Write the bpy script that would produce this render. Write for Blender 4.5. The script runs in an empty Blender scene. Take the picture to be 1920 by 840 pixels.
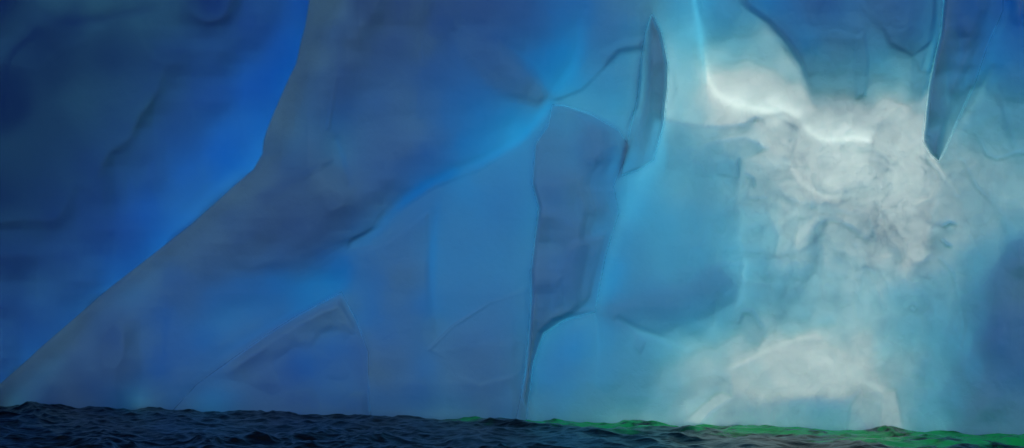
import bpy, math, numpy as np
R = math.radians
sc = bpy.context.scene
# ---------------------------------------------------------------- camera, sky, sun, exposure
F, HZ, CH = 3326.0, 565.0, 7.2            # focal length in frame units, horizon row, eye height in metres
cam = bpy.data.cameras.new('camera'); camo = bpy.data.objects.new('camera', cam)
sc.collection.objects.link(camo); sc.camera = camo
cam.sensor_width = 36; cam.lens = 36 * F / 1920; cam.shift_y = (HZ - 420) / 1920
cam.clip_start = 0.5; cam.clip_end = 20000
camo.location = (0, 0, CH); camo.rotation_euler = (R(90), 0, 0)
EL, AZ = 27, 22
w = bpy.data.worlds.new('World'); sc.world = w; w.use_nodes = True
nt = w.node_tree; sky = nt.nodes.new('ShaderNodeTexSky'); sky.sky_type = 'NISHITA'; sky.sun_disc = False
sky.sun_elevation = R(EL); sky.sun_rotation = R(AZ)
nt.nodes['Background'].inputs[1].default_value = 0.1
nt.links.new(sky.outputs[0], nt.nodes['Background'].inputs[0])
sl = bpy.data.lights.new('sun', 'SUN'); sl.energy = 5; sl.angle = R(.5); sl.color = (1, .95, .88)
so = bpy.data.objects.new('sun', sl); sc.collection.objects.link(so); so.rotation_euler = (R(90 - EL), 0, R(180 - AZ))
sc.view_settings.view_transform = 'Standard'; sc.view_settings.look = 'None'
sc.view_settings.exposure = 0.42; sc.view_settings.gamma = 1
cy = sc.cycles; cy.max_bounces = 7; cy.diffuse_bounces = 5; cy.transmission_bounces = 5; cy.glossy_bounces = 3
cy.use_denoising = True; cy.sample_clamp_indirect = 8; cy.caustics_reflective = False

# ---------------------------------------------------------------- small numpy helpers
def hexl(h): return np.array([int(h[i:i + 2], 16) for i in (0, 2, 4)], float)
def parse(s):
    o=[]
    for t in s.split():
        a=t.split(','); o.append((float(a[0]),float(a[1]))+tuple(hexl(a[2])))
    return np.array(o)
def pts(s): return [tuple(map(float,t.split(','))) for t in s.split()]
def field(P,u,v,s=26.,p=2.2):
    num=0;den=1e-12
    for q in P:
        w=1/(((u-q[0])**2+(v-q[1])**2)+s*s)**p
        num=num+w[...,None]*q[2:]; den=den+w
    return num/den[...,None]
def sdist(poly,u,v):
    """signed distance, positive inside"""
    d=np.full(u.shape,1e9); ins=np.zeros(u.shape,bool); n=len(poly)
    for i in range(n):
        x0,y0=poly[i]; x1,y1=poly[(i+1)%n]
        dx,dy=x1-x0,y1-y0; t=np.clip(((u-x0)*dx+(v-y0)*dy)/(dx*dx+dy*dy+1e-9),0,1)
        d=np.minimum(d,np.hypot(u-x0-t*dx,v-y0-t*dy))
        c=((y0>v)!=(y1>v)); 
        if dy!=0: ins^= c&(u<(v-y0)*dx/dy+x0)
    return np.where(ins,d,-d)
def ldist(pl,u,v):
    """distance to polyline and position along it 0..1"""
    d=np.full(u.shape,1e9); s=np.zeros(u.shape)
    n=len(pl)-1
    for i in range(n):
        x0,y0=pl[i]; x1,y1=pl[i+1]
        dx,dy=x1-x0,y1-y0; t=np.clip(((u-x0)*dx+(v-y0)*dy)/(dx*dx+dy*dy+1e-9),0,1)
        dd=np.hypot(u-x0-t*dx,v-y0-t*dy); m=dd<d
        d=np.where(m,dd,d); s=np.where(m,(i+t)/n,s)
    return d,s
sm=lambda x: (lambda t:t*t*(3-2*t))(np.clip(x,0,1))
RECESS_EDGE="580,-40 580,0 572,50 565,75 555,120 540,150 527,180 512,215 500,245 494,265 492,288 475,318 440,348 400,384 360,420 325,447 257,500 210,536 131,604 79,649 31,693 -10,728 -60,770"
# ---- lit colours of the ice set by eye, glow and shade included
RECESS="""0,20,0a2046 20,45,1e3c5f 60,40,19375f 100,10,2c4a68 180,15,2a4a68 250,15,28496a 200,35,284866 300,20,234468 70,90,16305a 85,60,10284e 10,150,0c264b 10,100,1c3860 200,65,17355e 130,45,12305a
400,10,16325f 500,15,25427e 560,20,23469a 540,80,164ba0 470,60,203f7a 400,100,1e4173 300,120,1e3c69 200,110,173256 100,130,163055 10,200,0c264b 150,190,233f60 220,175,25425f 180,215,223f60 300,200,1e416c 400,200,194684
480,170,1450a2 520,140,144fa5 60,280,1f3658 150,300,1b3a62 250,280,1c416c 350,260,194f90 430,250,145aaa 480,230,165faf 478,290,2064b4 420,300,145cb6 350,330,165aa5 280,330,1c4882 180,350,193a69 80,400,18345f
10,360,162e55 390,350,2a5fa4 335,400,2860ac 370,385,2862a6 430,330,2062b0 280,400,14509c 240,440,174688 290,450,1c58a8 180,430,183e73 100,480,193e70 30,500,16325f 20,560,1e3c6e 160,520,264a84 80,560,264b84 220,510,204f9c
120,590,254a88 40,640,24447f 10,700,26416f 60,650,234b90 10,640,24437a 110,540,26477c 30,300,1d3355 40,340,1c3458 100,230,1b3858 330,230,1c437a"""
BASE="""600,20,2e5282 630,30,355984 620,80,2c5078 610,110,35597f 600,160,2c5078 650,60,254a66 700,20,234766 750,20,21466c 780,30,2c4c6c 700,70,234870 760,70,234a75 790,90,30547a 700,130,264c78 760,130,2b5080 650,110,264b70
650,150,244874 640,190,22487a 620,230,1d5086 700,190,2d5284 760,190,335685 700,240,32598a 740,260,34598a 780,240,3a5f90 560,200,30557c 540,240,35597f 590,200,2c5078 600,250,355a85 520,270,33578a 560,290,30567f 620,270,315a88
650,300,365f92 700,280,35598c 560,330,2b4f7a 500,330,34587c 600,330,35567a 640,350,3a5a80 680,330,365c8e 720,310,30568a 760,290,335a80 500,380,2f5078 560,380,2c4f78 540,310,2a507c 640,390,264a6e 620,420,20436a 700,370,285078
740,350,26507a 770,310,20508a 800,300,1c5590 840,305,2060a0 660,420,1f4570 700,410,245078 560,430,234a74 500,440,26486e 440,400,30517a 400,440,34557a 440,360,3a5a7a 520,470,20487a 600,480,1e4f86 560,500,1f5088 460,480,244a70
400,500,2a4e78 350,470,34547a 330,530,2b5082 280,520,365888 250,560,34568a 220,600,30527c 180,620,2c5078 215,640,24476a 240,680,22466c 140,660,30527f 100,690,2f5078 60,720,2c4a70 10,745,24406a 100,745,1f3f68 160,745,20406a
280,640,2d5486 310,600,265490 300,680,25508c 290,740,30548a 350,560,2c5284 400,560,255490 450,540,245590 520,530,1f5a98 580,540,1f64ac 620,530,1f68b4 640,500,1a5a9c 480,580,24609e 430,610,2a62a2 380,640,28599a 340,670,2a5290
560,560,245fa5 460,760,2a4a78 330,760,27446f 210,755,20406a
640,580,3a5c8a 600,590,345880 560,620,2d5680 520,640,2f5585 480,630,34588c 440,650,34568c 400,690,304f88 350,720,2f4c80 480,700,2d4f80 540,700,24507e 580,680,205090 620,640,245a94 640,700,28588c 560,755,2a4a78 640,755,2a4a78
670,640,365880 690,600,2a60a0 690,690,38557c 720,620,305f98 740,560,305f90 700,540,28609c 760,520,365c8a 720,480,33649a 680,490,2f6098 780,460,336398 760,430,32609a 780,600,305c8c 750,680,355888 800,680,2a6296 790,580,28609a
840,620,366596 780,740,2c4f80 700,755,2f4f80 860,740,305684 880,700,2f5a84 930,700,30587f 830,660,33608c 850,700,38608c 960,765,2f5680 900,620,36699c 950,600,356a9e 940,660,346492 720,415,33659a 870,350,2f70b0
820,40,1f4878 820,120,205084 850,140,25528a 900,120,1f5a94 880,80,265288 920,60,1f5080 960,60,1d5588 1000,40,1a5686 960,20,1f4f7e 900,20,214a78 1050,40,1c5f98 1080,60,1f6ca8 1090,20,1d5f96 930,90,24578e 960,140,25588a
1000,170,285f8c 1015,185,2a6490 1000,120,1d62a0 1040,120,1a68a8 1030,150,1d78b8 1070,100,1a70b0 1075,140,2084be 1055,170,2a86bc 900,150,1f5890 940,170,20609a 860,180,1f5a96 840,230,2460a0 900,220,1f6aa8 950,200,1f72ac
1000,210,1f84b8 1020,205,2a90c0 970,250,2090c8 920,270,2272b4 870,270,2268ac 820,250,2a5c90 780,335,1f58a0 750,370,1c5aa0 800,200,28568a
1120,60,2b6a9c 1150,40,2d6c9c 1180,60,30709c 1100,130,2e78a8 1130,110,2c70a0 1120,180,3582b2 1100,200,3e8cba 1190,40,2f6f9f 1180,15,38709a 1210,10,3d7098
1200,290,3a8cbc 1220,300,46a8cc 1225,270,48a8c8 1205,330,3f9cc8 1180,380,3a94c4 1150,440,2f80b2 1140,500,2a80b8 1130,540,2c86bc 1190,300,3478a8
1260,260,5a9cba 1260,330,4f98b8 1300,340,4d92b2 1350,300,5a98b4 1360,330,5090b0 1300,420,468eb4 1240,420,3f90ba 1250,480,3f8cb4 1350,420,4a92b4 1200,480,3a84ae 1200,540,377ea6 1280,520,3d85ac 1340,530,3f7fa4 1380,470,4c9cbc
1400,500,52a8c0 1300,480,3f8ab2 1160,590,2c6f98 1240,590,2c7298 1320,570,2f779c 1350,545,35749a 1360,600,4090ac 1300,610,3488a6 1230,620,3080a2 1200,660,3f88ac 1250,650,4c98b4 1300,650,6cacbc 1350,620,5eaabc 1130,620,3084b0
1130,700,337fa6 1070,650,2c7ab0 1070,720,3278a4 1030,700,2d74a8 1020,755,3a7098 1100,755,3f7898 1180,750,437d9a 1200,700,3f82a4 1260,720,5a98aa 1240,770,5290a4 1290,700,78a8b4 1320,680,8eb4bc 1300,770,88b8ba 1270,785,6aa29f
1400,680,a0babf 1380,650,8cb0ba 1450,640,b0bfc4 1450,690,a8b8c0 1500,660,b4c0c6 1540,680,bcc4ca 1540,640,a8bec4 1600,690,b0bac0 1580,720,a8b6be 1500,720,b0bec4 1430,730,9ab2bc 1400,775,7a9caa 1500,775,7090a4 1540,785,6888a0
1580,785,6a8ca0 1620,765,7f9fac 1640,720,94adb6 1620,650,9cb8be 1640,680,8fb0ba 1680,700,7098ac 1660,650,6ca6b6 1700,620,5a9cb0 1750,620,4f90ac 1750,700,5488a4 1700,740,6a8ca0 1750,770,5c8098 1800,750,46749a 1830,700,38709a
1800,640,4285a8 1850,600,2f6c94 1870,650,285a84 1890,700,2c6088 1850,780,385f80 1900,790,3c6a85 1905,600,2a5f88 1910,500,38607f 1900,540,3a6488 1880,560,35688f 1840,560,4078a0 1830,500,4f86a6 1780,520,5a92ac 1740,520,5f9ab0
1700,560,5fa0b4 1690,480,7ca2b2 1660,560,6ca6b8 1740,560,5090ac 1870,470,5888a8 1850,420,6c98b0 1900,420,5c90ac 1890,370,7aa4b8 1830,370,7096ae 1800,330,7a9cb0 1800,430,7a9eb2 1760,480,7098ae 1880,310,7399ad 1900,280,5d87a2
1900,230,487e9c 1860,250,5a88a4 1900,150,2a6a94 1880,100,1f68a0 1850,150,2a6c98 1840,200,5088a4 1810,230,5c8ca6 1780,280,6c98ac 1830,190,4a809e 1915,20,0f3f72 1880,20,12588f 1860,60,1c68a0 1890,60,175a90 1850,110,2470a4
1400,240,9ab6c2 1420,260,9ab8c6 1370,260,86b0c0 1480,250,b0bcc6 1450,290,a6bac6 1500,290,a8b4c0 1420,330,80a6b8 1460,330,90acbc 1440,370,7aa4b4 1500,340,b0bcc6 1550,290,c8c8cc 1600,280,ccccd0 1600,320,c2c6cc 1560,340,bcc4ca
1620,300,c4c6cc 1650,250,b4b8c2 1690,230,bcbec6 1680,200,b4bcc2 1700,270,c4c2c8 1720,260,a8b8c0 1720,200,80a4b2 1650,330,b4bcc6 1700,330,c0c2c8 1700,370,b4bcc4 1740,330,9ab0ba 1650,400,a8b4be 1700,420,a0b0ba 1600,400,94aab6
1600,370,b0bcc4 1540,400,8cacba 1480,400,90b4c0 1500,430,9cbcc8 1470,470,8ab4c2 1540,460,80a8b8 1620,430,7c9cb0 1660,440,8ea6b4 1600,450,86aab4 1600,500,84b0ba 1640,480,9ab2bc 1720,460,a2b2ba 1700,490,a8b6bc 1740,490,7c9cac
1780,400,84a4b4 1650,520,7aa8b4 1630,560,82b4bc 1560,540,7cb0bc 1600,600,84b4be 1540,600,78b0bc 1560,640,8ab4be 1420,450,66aaba 1430,400,6ca8b8 1420,480,5ca0b4 1440,520,5898b0 1430,540,5690b0 1460,560,5088a8 1480,520,5f9eb4
1520,540,6aa4b4 1500,590,5fa0b0 1480,620,7cb4be 1400,540,56a4b8 1400,570,509cb4 1420,600,5f98ac 1440,620,84b4be
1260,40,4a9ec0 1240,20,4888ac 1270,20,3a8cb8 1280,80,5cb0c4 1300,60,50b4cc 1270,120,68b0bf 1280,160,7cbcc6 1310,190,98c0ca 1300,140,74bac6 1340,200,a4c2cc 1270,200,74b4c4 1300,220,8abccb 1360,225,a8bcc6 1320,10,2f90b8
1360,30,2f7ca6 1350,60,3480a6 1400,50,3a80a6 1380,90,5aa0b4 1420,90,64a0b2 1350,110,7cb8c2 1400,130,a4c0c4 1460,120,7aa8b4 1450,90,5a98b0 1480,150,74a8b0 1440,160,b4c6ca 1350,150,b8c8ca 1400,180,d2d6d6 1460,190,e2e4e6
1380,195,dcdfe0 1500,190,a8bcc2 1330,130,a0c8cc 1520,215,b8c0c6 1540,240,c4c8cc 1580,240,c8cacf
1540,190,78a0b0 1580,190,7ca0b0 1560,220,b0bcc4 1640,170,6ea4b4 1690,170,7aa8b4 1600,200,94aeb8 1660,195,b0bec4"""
LAYERS=[
('poly',"650,470 660,450 720,420 745,395 815,350 900,318 985,262 1035,198 1028,235 1004,270 998,350 1010,385 998,520 990,640 960,640 820,655 806,540 800,400 720,460",10,"850,400,3070a8 950,380,3070a8 900,330,3175aa 980,300,2f78ae 850,500,3070a8 950,500,3272a8 850,580,306ba3 960,560,316ea4 720,430,33659a 800,390,3065a0 870,345,2f70b0 900,620,33689e 960,620,346698 830,630,346898",.8),
('poly',"806,655 860,605 920,567 985,540 990,640 980,700 900,720 850,700",8,"850,640,305f8c 920,600,36689a 960,580,34689c 900,680,33608e 960,680,30608c",.7),
# upper facets
('poly',"1090,170 1130,130 1160,95 1205,88 1195,200 1170,245 1130,225 1060,200 1035,190",8,"1130,150,3580ae 1170,120,3a80aa 1180,180,3a84b2 1120,190,3a86b6 1150,225,4090bc 1070,190,3a88b8",.9),
('poly',"1130,100 1170,78 1206,74 1204,92 1160,98 1135,120",16,"1170,88,265f8c",.6),
('poly',"850,60 930,80 1000,150 1030,185 1010,200 930,170 870,110",26,"900,100,2a5486 960,150,2a5884 1010,185,306488",.75),
# buttress
('part',"1035,197 1060,198 1110,215 1162,246 1178,275 1170,300 1150,350 1160,400 1135,480 1115,585 1060,600 1020,625 1000,680 985,800 965,800 985,700 996,560 995,510 1010,390 998,345 1004,270 1028,235",5,"1070,230,3a75a6 1050,300,3c6c9c 1120,270,366c98 1130,300,285f8c 1080,350,386490 1040,370,2f6290 1130,340,2d70a0 1020,420,2f5f88 1070,430,33608a 1040,480,346490 1090,500,2f6590 1030,550,285a84 1090,560,2d6894 1010,620,2a5a84 1000,680,2c6088 985,750,2e5f88 1130,430,3272a0 1100,400,33658f",['buttress',1,3,7]),
('poly',"1065,465 1085,455 1135,440 1128,500 1110,560 1070,590 1040,540",20,"1090,510,2a5c88",.5),
# fin
('part',"1222,25 1240,60 1253,120 1252,160 1244,235 1225,300 1195,320 1165,330 1182,240 1196,180 1202,110 1210,60",6,"1225,60,3f668c 1225,110,38648c 1220,160,366890 1215,210,3a719a 1205,260,40799f 1190,300,3a7ea8",['fin',-1,3,7]),
('poly',"1180,235 1230,220 1215,300 1140,380 1130,340",30,"1200,260,3a7ca8 1160,330,3078a8",.4),
# box facet and ledges in the teal part
('poly',"1250,224 1300,234 1350,240 1400,234 1420,222 1400,250 1340,262 1300,280 1290,320 1250,320",7,"1270,250,5590b0 1320,250,6098b4 1280,300,4c8eb0 1390,240,80a8b8",.6),
('poly',"1300,280 1340,264 1400,258 1440,280 1390,300 1345,300 1345,330 1300,330",7,"1330,290,5890b0 1400,275,6a9cb4 1320,315,4c8aac",.6),
('poly',"1343,302 1384,304 1384,326 1343,328",3,"1360,315,4a86aa",.5),
# dark roof above the bright shelf
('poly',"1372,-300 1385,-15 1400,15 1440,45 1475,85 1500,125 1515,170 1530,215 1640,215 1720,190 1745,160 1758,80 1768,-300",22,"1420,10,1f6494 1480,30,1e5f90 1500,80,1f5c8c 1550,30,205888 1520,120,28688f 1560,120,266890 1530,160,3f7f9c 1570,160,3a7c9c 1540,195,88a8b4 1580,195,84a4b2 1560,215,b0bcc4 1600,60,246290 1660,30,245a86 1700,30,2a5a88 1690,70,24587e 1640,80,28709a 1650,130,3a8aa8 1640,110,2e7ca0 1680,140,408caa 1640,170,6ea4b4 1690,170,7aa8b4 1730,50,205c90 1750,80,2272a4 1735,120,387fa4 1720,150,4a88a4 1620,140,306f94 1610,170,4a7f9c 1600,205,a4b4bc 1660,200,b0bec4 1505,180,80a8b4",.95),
('poly',"1645,15 1690,-5 1750,-5 1755,60 1725,130 1712,105 1670,82 1655,50",10,"1680,30,2a5c88 1700,70,24587e 1730,30,245a88",.6),
('poly',"1712,105 1745,80 1735,160 1720,220 1705,220 1710,150",7,"1725,120,2f7098 1720,160,50869e 1715,200,88a8b4",.6),
('poly',"1606,70 1620,60 1628,110 1622,180 1605,185 1602,120",9,"1615,100,28648c 1612,165,44789a",.6),
# spire
('part',"1780,-300 1770,0 1764,60 1752,110 1742,160 1737,205 1731,265 1745,290 1760,303 1772,280 1800,215 1830,150 1850,90 1880,20 1884,-300",6,"1780,30,2a5080 1820,50,204a76 1840,20,1a4f80 1790,80,2c557f 1810,110,225c88 1770,110,2f5a82 1780,150,32608a 1760,200,3a6586 1800,150,2a6890 1755,260,43708f 1790,200,447898 1775,250,4a7a98 1757,290,4c7c98 1850,40,155890",['pinnacle',1,3,7]),
# lower left lobes
('part',"640,548 560,590 500,628 440,670 370,720 320,775 280,850 705,850 692,760 690,660 668,600",12,"640,580,345a86 600,590,325680 560,620,2d5680 520,650,2c5482 460,680,304f80 400,710,304f88 500,720,2c4e7e 560,680,225090 620,650,245890 640,710,28568a 560,760,2a4a78 650,760,2a4a78",['ice_foot',0,12,20]),
# pale lower mound
('poly',"1370,700 1430,662 1480,642 1530,632 1580,660 1600,700 1560,740 1480,745 1420,740 1370,745",10,"1400,720,98b0b8 1450,690,a6b6be 1500,680,b0bcc2 1560,700,bac2c8 1540,730,a8b8c0",.5),
('poly',"1345,790 1380,765 1440,755 1500,745 1560,752 1600,740 1620,800 1345,800",30,"1400,785,7090a4 1480,780,6a8aa0 1550,785,64849c",.6),
('poly',"1590,800 1598,740 1604,733 1650,738 1654,800",4,"1620,760,84a2ae 1630,790,7698a4 1645,750,7c9eac",.5),
('poly',"1656,732 1680,732 1692,800 1650,800",4,"1668,760,a0b8bb 1670,790,90acb2",.5),
('poly',"1284,790 1340,740 1356,735 1375,745 1330,775 1310,798",5,"1320,765,98bcbc 1350,750,a4bcc0",.45),
('poly',"1345,712 1368,710 1372,722 1372,745 1352,735 1342,722",4,"1360,725,7c9fae",.55),
('poly',"1285,722 1320,708 1370,706 1340,725 1290,748 1250,775 1270,740",6,"1320,718,7898a8 1280,745,6a98a8",.6),
# darker patches
('poly',"1745,425 1775,410 1790,435 1780,462 1755,465 1742,445",18,"1765,440,6a8da3",.6),
('poly',"1615,415 1640,405 1665,430 1668,465 1630,460 1610,435",16,"1640,440,7290a6",.4),
('poly',"1640,240 1665,215 1690,240 1680,270 1660,330 1640,350 1634,300",10,"1660,280,a6b0bc",.5),
('poly',"1482,222 1505,235 1520,270 1510,300 1490,310 1480,270",6,"1500,270,a0b0bc",.6),
('poly',"1392,405 1440,400 1460,440 1452,480 1420,500 1398,480 1388,440",6,"1420,450,62a4b6 1430,480,5c9fb4",.6),
('poly',"1385,600 1390,582 1410,580 1430,600 1440,620 1420,650 1400,640",12,"1410,610,5f92a6",.5),
('poly',"1190,630 1210,640 1200,665 1188,650",6,"1200,650,357898",.6),
# dark wedge in the teal face
('poly',"1120,585 1200,560 1290,545 1350,510 1385,540 1375,565 1290,600 1230,615 1160,605",30,"1160,592,2a6c96 1240,588,2a7096 1330,560,33759b",.6),
# dark diagonal band
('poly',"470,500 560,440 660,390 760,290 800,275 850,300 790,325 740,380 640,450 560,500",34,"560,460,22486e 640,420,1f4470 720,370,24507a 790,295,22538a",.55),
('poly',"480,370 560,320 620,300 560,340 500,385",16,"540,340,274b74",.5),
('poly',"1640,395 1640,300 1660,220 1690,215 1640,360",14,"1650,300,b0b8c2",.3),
# glowing creases
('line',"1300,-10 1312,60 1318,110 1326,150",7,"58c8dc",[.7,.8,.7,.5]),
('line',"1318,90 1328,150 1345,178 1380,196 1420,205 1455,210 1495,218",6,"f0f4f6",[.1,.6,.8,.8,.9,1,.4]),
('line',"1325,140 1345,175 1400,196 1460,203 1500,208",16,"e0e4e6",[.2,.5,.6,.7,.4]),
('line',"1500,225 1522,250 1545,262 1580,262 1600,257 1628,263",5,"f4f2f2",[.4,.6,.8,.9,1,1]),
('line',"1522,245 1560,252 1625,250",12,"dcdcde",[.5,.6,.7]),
('line',"1238,236 1222,300 1190,370 1160,430 1130,520 1116,590",15,"48acd0",[.6,.6,.4,.35,.3,.2]),
('line',"1116,590 1122,640 1115,720",6,"3f98c0",[.4,.4,.1]),
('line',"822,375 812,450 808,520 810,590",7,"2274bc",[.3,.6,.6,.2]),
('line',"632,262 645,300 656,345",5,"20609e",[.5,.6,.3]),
('line',"1092,20 1086,80 1075,120 1045,165",12,"2490c8",[.2,.4,.6,.6]),
('line',"1040,170 1000,120 950,85",10,"2080bc",[.5,.4,.1]),
('line',"1030,195 1000,232 960,268 905,300 850,322",10,"249ad0",[.8,.7,.6,.4,.3]),
('line',"850,324 800,346 760,375 735,400 690,450 650,465",10,"1c68b8",[.6,.7,.6,.4,.3,.2]),
('line',"1036,194 1100,206 1160,236",6,"46a0c8",[.2,.5,.3]),
('line',"650,505 638,545 590,568 520,605 450,645 390,680",12,"2070bc",[.3,.7,.6,.5,.4,.1]),
('line',"640,550 668,600 685,650 692,720",7,"2c68a8",[.5,.5,.3,.1]),
('line',"118,760 131,700 200,650",20,"24476a",[.1,.3,.1]),
('line',"310,560 312,620 304,700",6,"225094",[.2,.6,.4]),
('line',"1370,690 1430,660 1480,640 1530,627",5,"c4d0d6",[.35,.45,.35,.2]),
('line',"1592,698 1622,716 1652,730",5,"c8d0d4",[.25,.5,.45]),
('line',"1395,400 1385,440 1398,500 1385,570",6,"64bcc8",[.2,.4,.6,.3]),
('line',"1135,470 1115,560 1060,600 1020,640 1000,700",5,"2f82b4",[.1,.3,.3,.3,.1]),
('line',"1160,600 1200,622 1250,638 1290,660",6,"5cb0c4",[.2,.5,.5,.2]),
('line',"1736,262 1720,285 1750,300 1770,330",4,"c8d0d4",[.2,.5,.5,.2]),
('line',"1860,130 1830,190 1800,240 1770,310",9,"6f9eb4",[.1,.4,.5,.3]),
('line',"1895,10 1870,80 1845,130 1805,165",10,"1f74ac",[.4,.5,.4,.3]),
('line',"1763,0 1752,70 1740,130",7,"2080b4",[.2,.5,.4]),
('line',"1390,10 1440,45 1475,82 1500,125 1510,165",5,"80b4bc",[.1,.3,.5,.5,.4]),
# dark creases
('line',"1424,289 1483,297 1494,315 1531,315",3,"90a6b4",[.3,.7,.6,.2]),
('line',"1480,322 1505,356 1548,380 1605,378",8,"86a2b4",[.3,.5,.6,.3]),
('line',"1483,313 1505,346 1548,369 1601,366",3,"d8dee2",[.3,.6,.6,.4]),
('line',"1639,380 1676,428 1698,460",2.5,"7c92a6",[.4,.8,.4]),
('line',"1724,291 1756,317 1799,371",3,"6e94a8",[.4,.6,.3]),
('line',"1722,286 1754,311 1797,365",3,"b4c8d0",[.4,.6,.2]),
('line',"1405,226 1418,222 1432,228",4,"5c7e96",[.3,.7,.3]),
('line',"1470,228 1484,234 1496,240",4,"5c7e90",[.3,.7,.4]),
('line',"1628,412 1634,430 1640,455",4,"6688a2",[.3,.8,.4]),
('line',"1590,450 1602,462 1612,478",4,"6e92a8",[.3,.8,.4]),
('line',"1612,470 1622,500 1636,530",3,"7ca0b0",[.3,.6,.3]),
('line',"1770,424 1782,418 1792,421",3,"4c7490",[.3,.8,.4]),
('line',"1768,452 1776,460 1784,462",3,"4c7490",[.3,.8,.4]),
('line',"1705,575 1712,570 1720,576 1714,584 1706,580",2.5,"4a8098",[.6,.6,.6]),
('line',"1540,396 1560,400 1580,396",2.5,"6e90a6",[.2,.7,.2]),
('line',"1590,388 1612,384 1628,394 1650,392",2.5,"6c8ca2",[.2,.7,.6,.2]),
('line',"1384,300 1384,330 1350,328",2.5,"447c9e",[.5,.5,.3]),
('line',"1432,210 1470,205 1500,212",2.5,"e8ecee",[.3,.7,.4]),
('line',"1250,224 1300,234 1350,240 1395,235 1425,220 1470,213 1508,232",4,"7098ac",[.3,.4,.6,.6,.4,.6,.3]),
('line',"1545,425 1528,450 1528,490 1500,540 1462,590",14,"5684a6",[.2,.5,.7,.6,.5]),
('line',"1462,590 1440,610 1400,650",14,"6494ac",[.5,.4,.2]),
('line',"1522,450 1535,422 1558,412 1590,424 1612,442 1650,472",7,"6c90a8",[.4,.7,.7,.6,.6,.3]),
('line',"1384,604 1392,584 1410,584 1426,612",6,"4c7f9c",[.5,.7,.6,.4]),
('line',"1475,375 1540,390 1600,402 1640,400",8,"7a9eb4",[.3,.5,.5,.3]),
('line',"1740,490 1722,500 1700,520",6,"6c90a4",[.6,.5,.2]),
('line',"1762,485 1785,510 1800,565 1808,610 1800,650",3,"4f84a2",[.3,.5,.5,.5,.5]),
('line',"1868,385 1890,430 1902,480",8,"4c7e9e",[.2,.4,.4]),
('line',"1910,470 1896,560 1876,650 1850,770",22,"305c80",[.35,.4,.4,.3]),
('line',"1870,165 1885,210 1900,270",6,"3c7496",[.3,.5,.3]),
('line',"1830,250 1850,290 1870,298 1915,285",3,"54829c",[.4,.5,.6,.5]),
('line',"1775,300 1805,300 1830,350 1860,380",3,"6088a0",[.2,.3,.5,.4]),
('line',"1640,255 1632,300 1635,360",3,"a0aab6",[.5,.6,.3]),
('line',"1640,340 1690,300 1700,270",3,"a4aeb8",[.3,.4,.2]),
('line',"806,655 850,612 920,567 985,548",1.8,"2c5c86",[.9,.8,.4,.2]),
('line',"806,655 840,672",2,"2c5880",[.5,.1]),
('line',"1385,300 1375,350 1378,400",4,"4c88a8",[.4,.4,.3]),
('line',"1400,330 1410,335 1412,345",5,"5c84a4",[.7,.7,.7]),
('line',"1385,368 1410,374 1440,372",3,"6098ae",[.5,.6,.4]),
('line',"1262,130 1268,165 1255,200",3,"5a98ac",[.4,.5,.3]),
('line',"788,60 792,130 786,220",4,"1f5084",[.1,.5,.2]),
('line',"1610,735 1592,760 1580,790",4,"6484a0",[.4,.4,.2]),
('line',"640,80 632,140 615,240",3,"22486e",[.2,.4,.3]),
]
RLINES=[
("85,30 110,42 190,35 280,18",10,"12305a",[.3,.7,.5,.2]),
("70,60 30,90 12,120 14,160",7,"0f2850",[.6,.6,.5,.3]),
("318,410 322,390 350,372 375,345 410,328 440,300 480,250",6,"1c5cae",[.2,.3,.3,.3,.3,.3,.2]),
]
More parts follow.
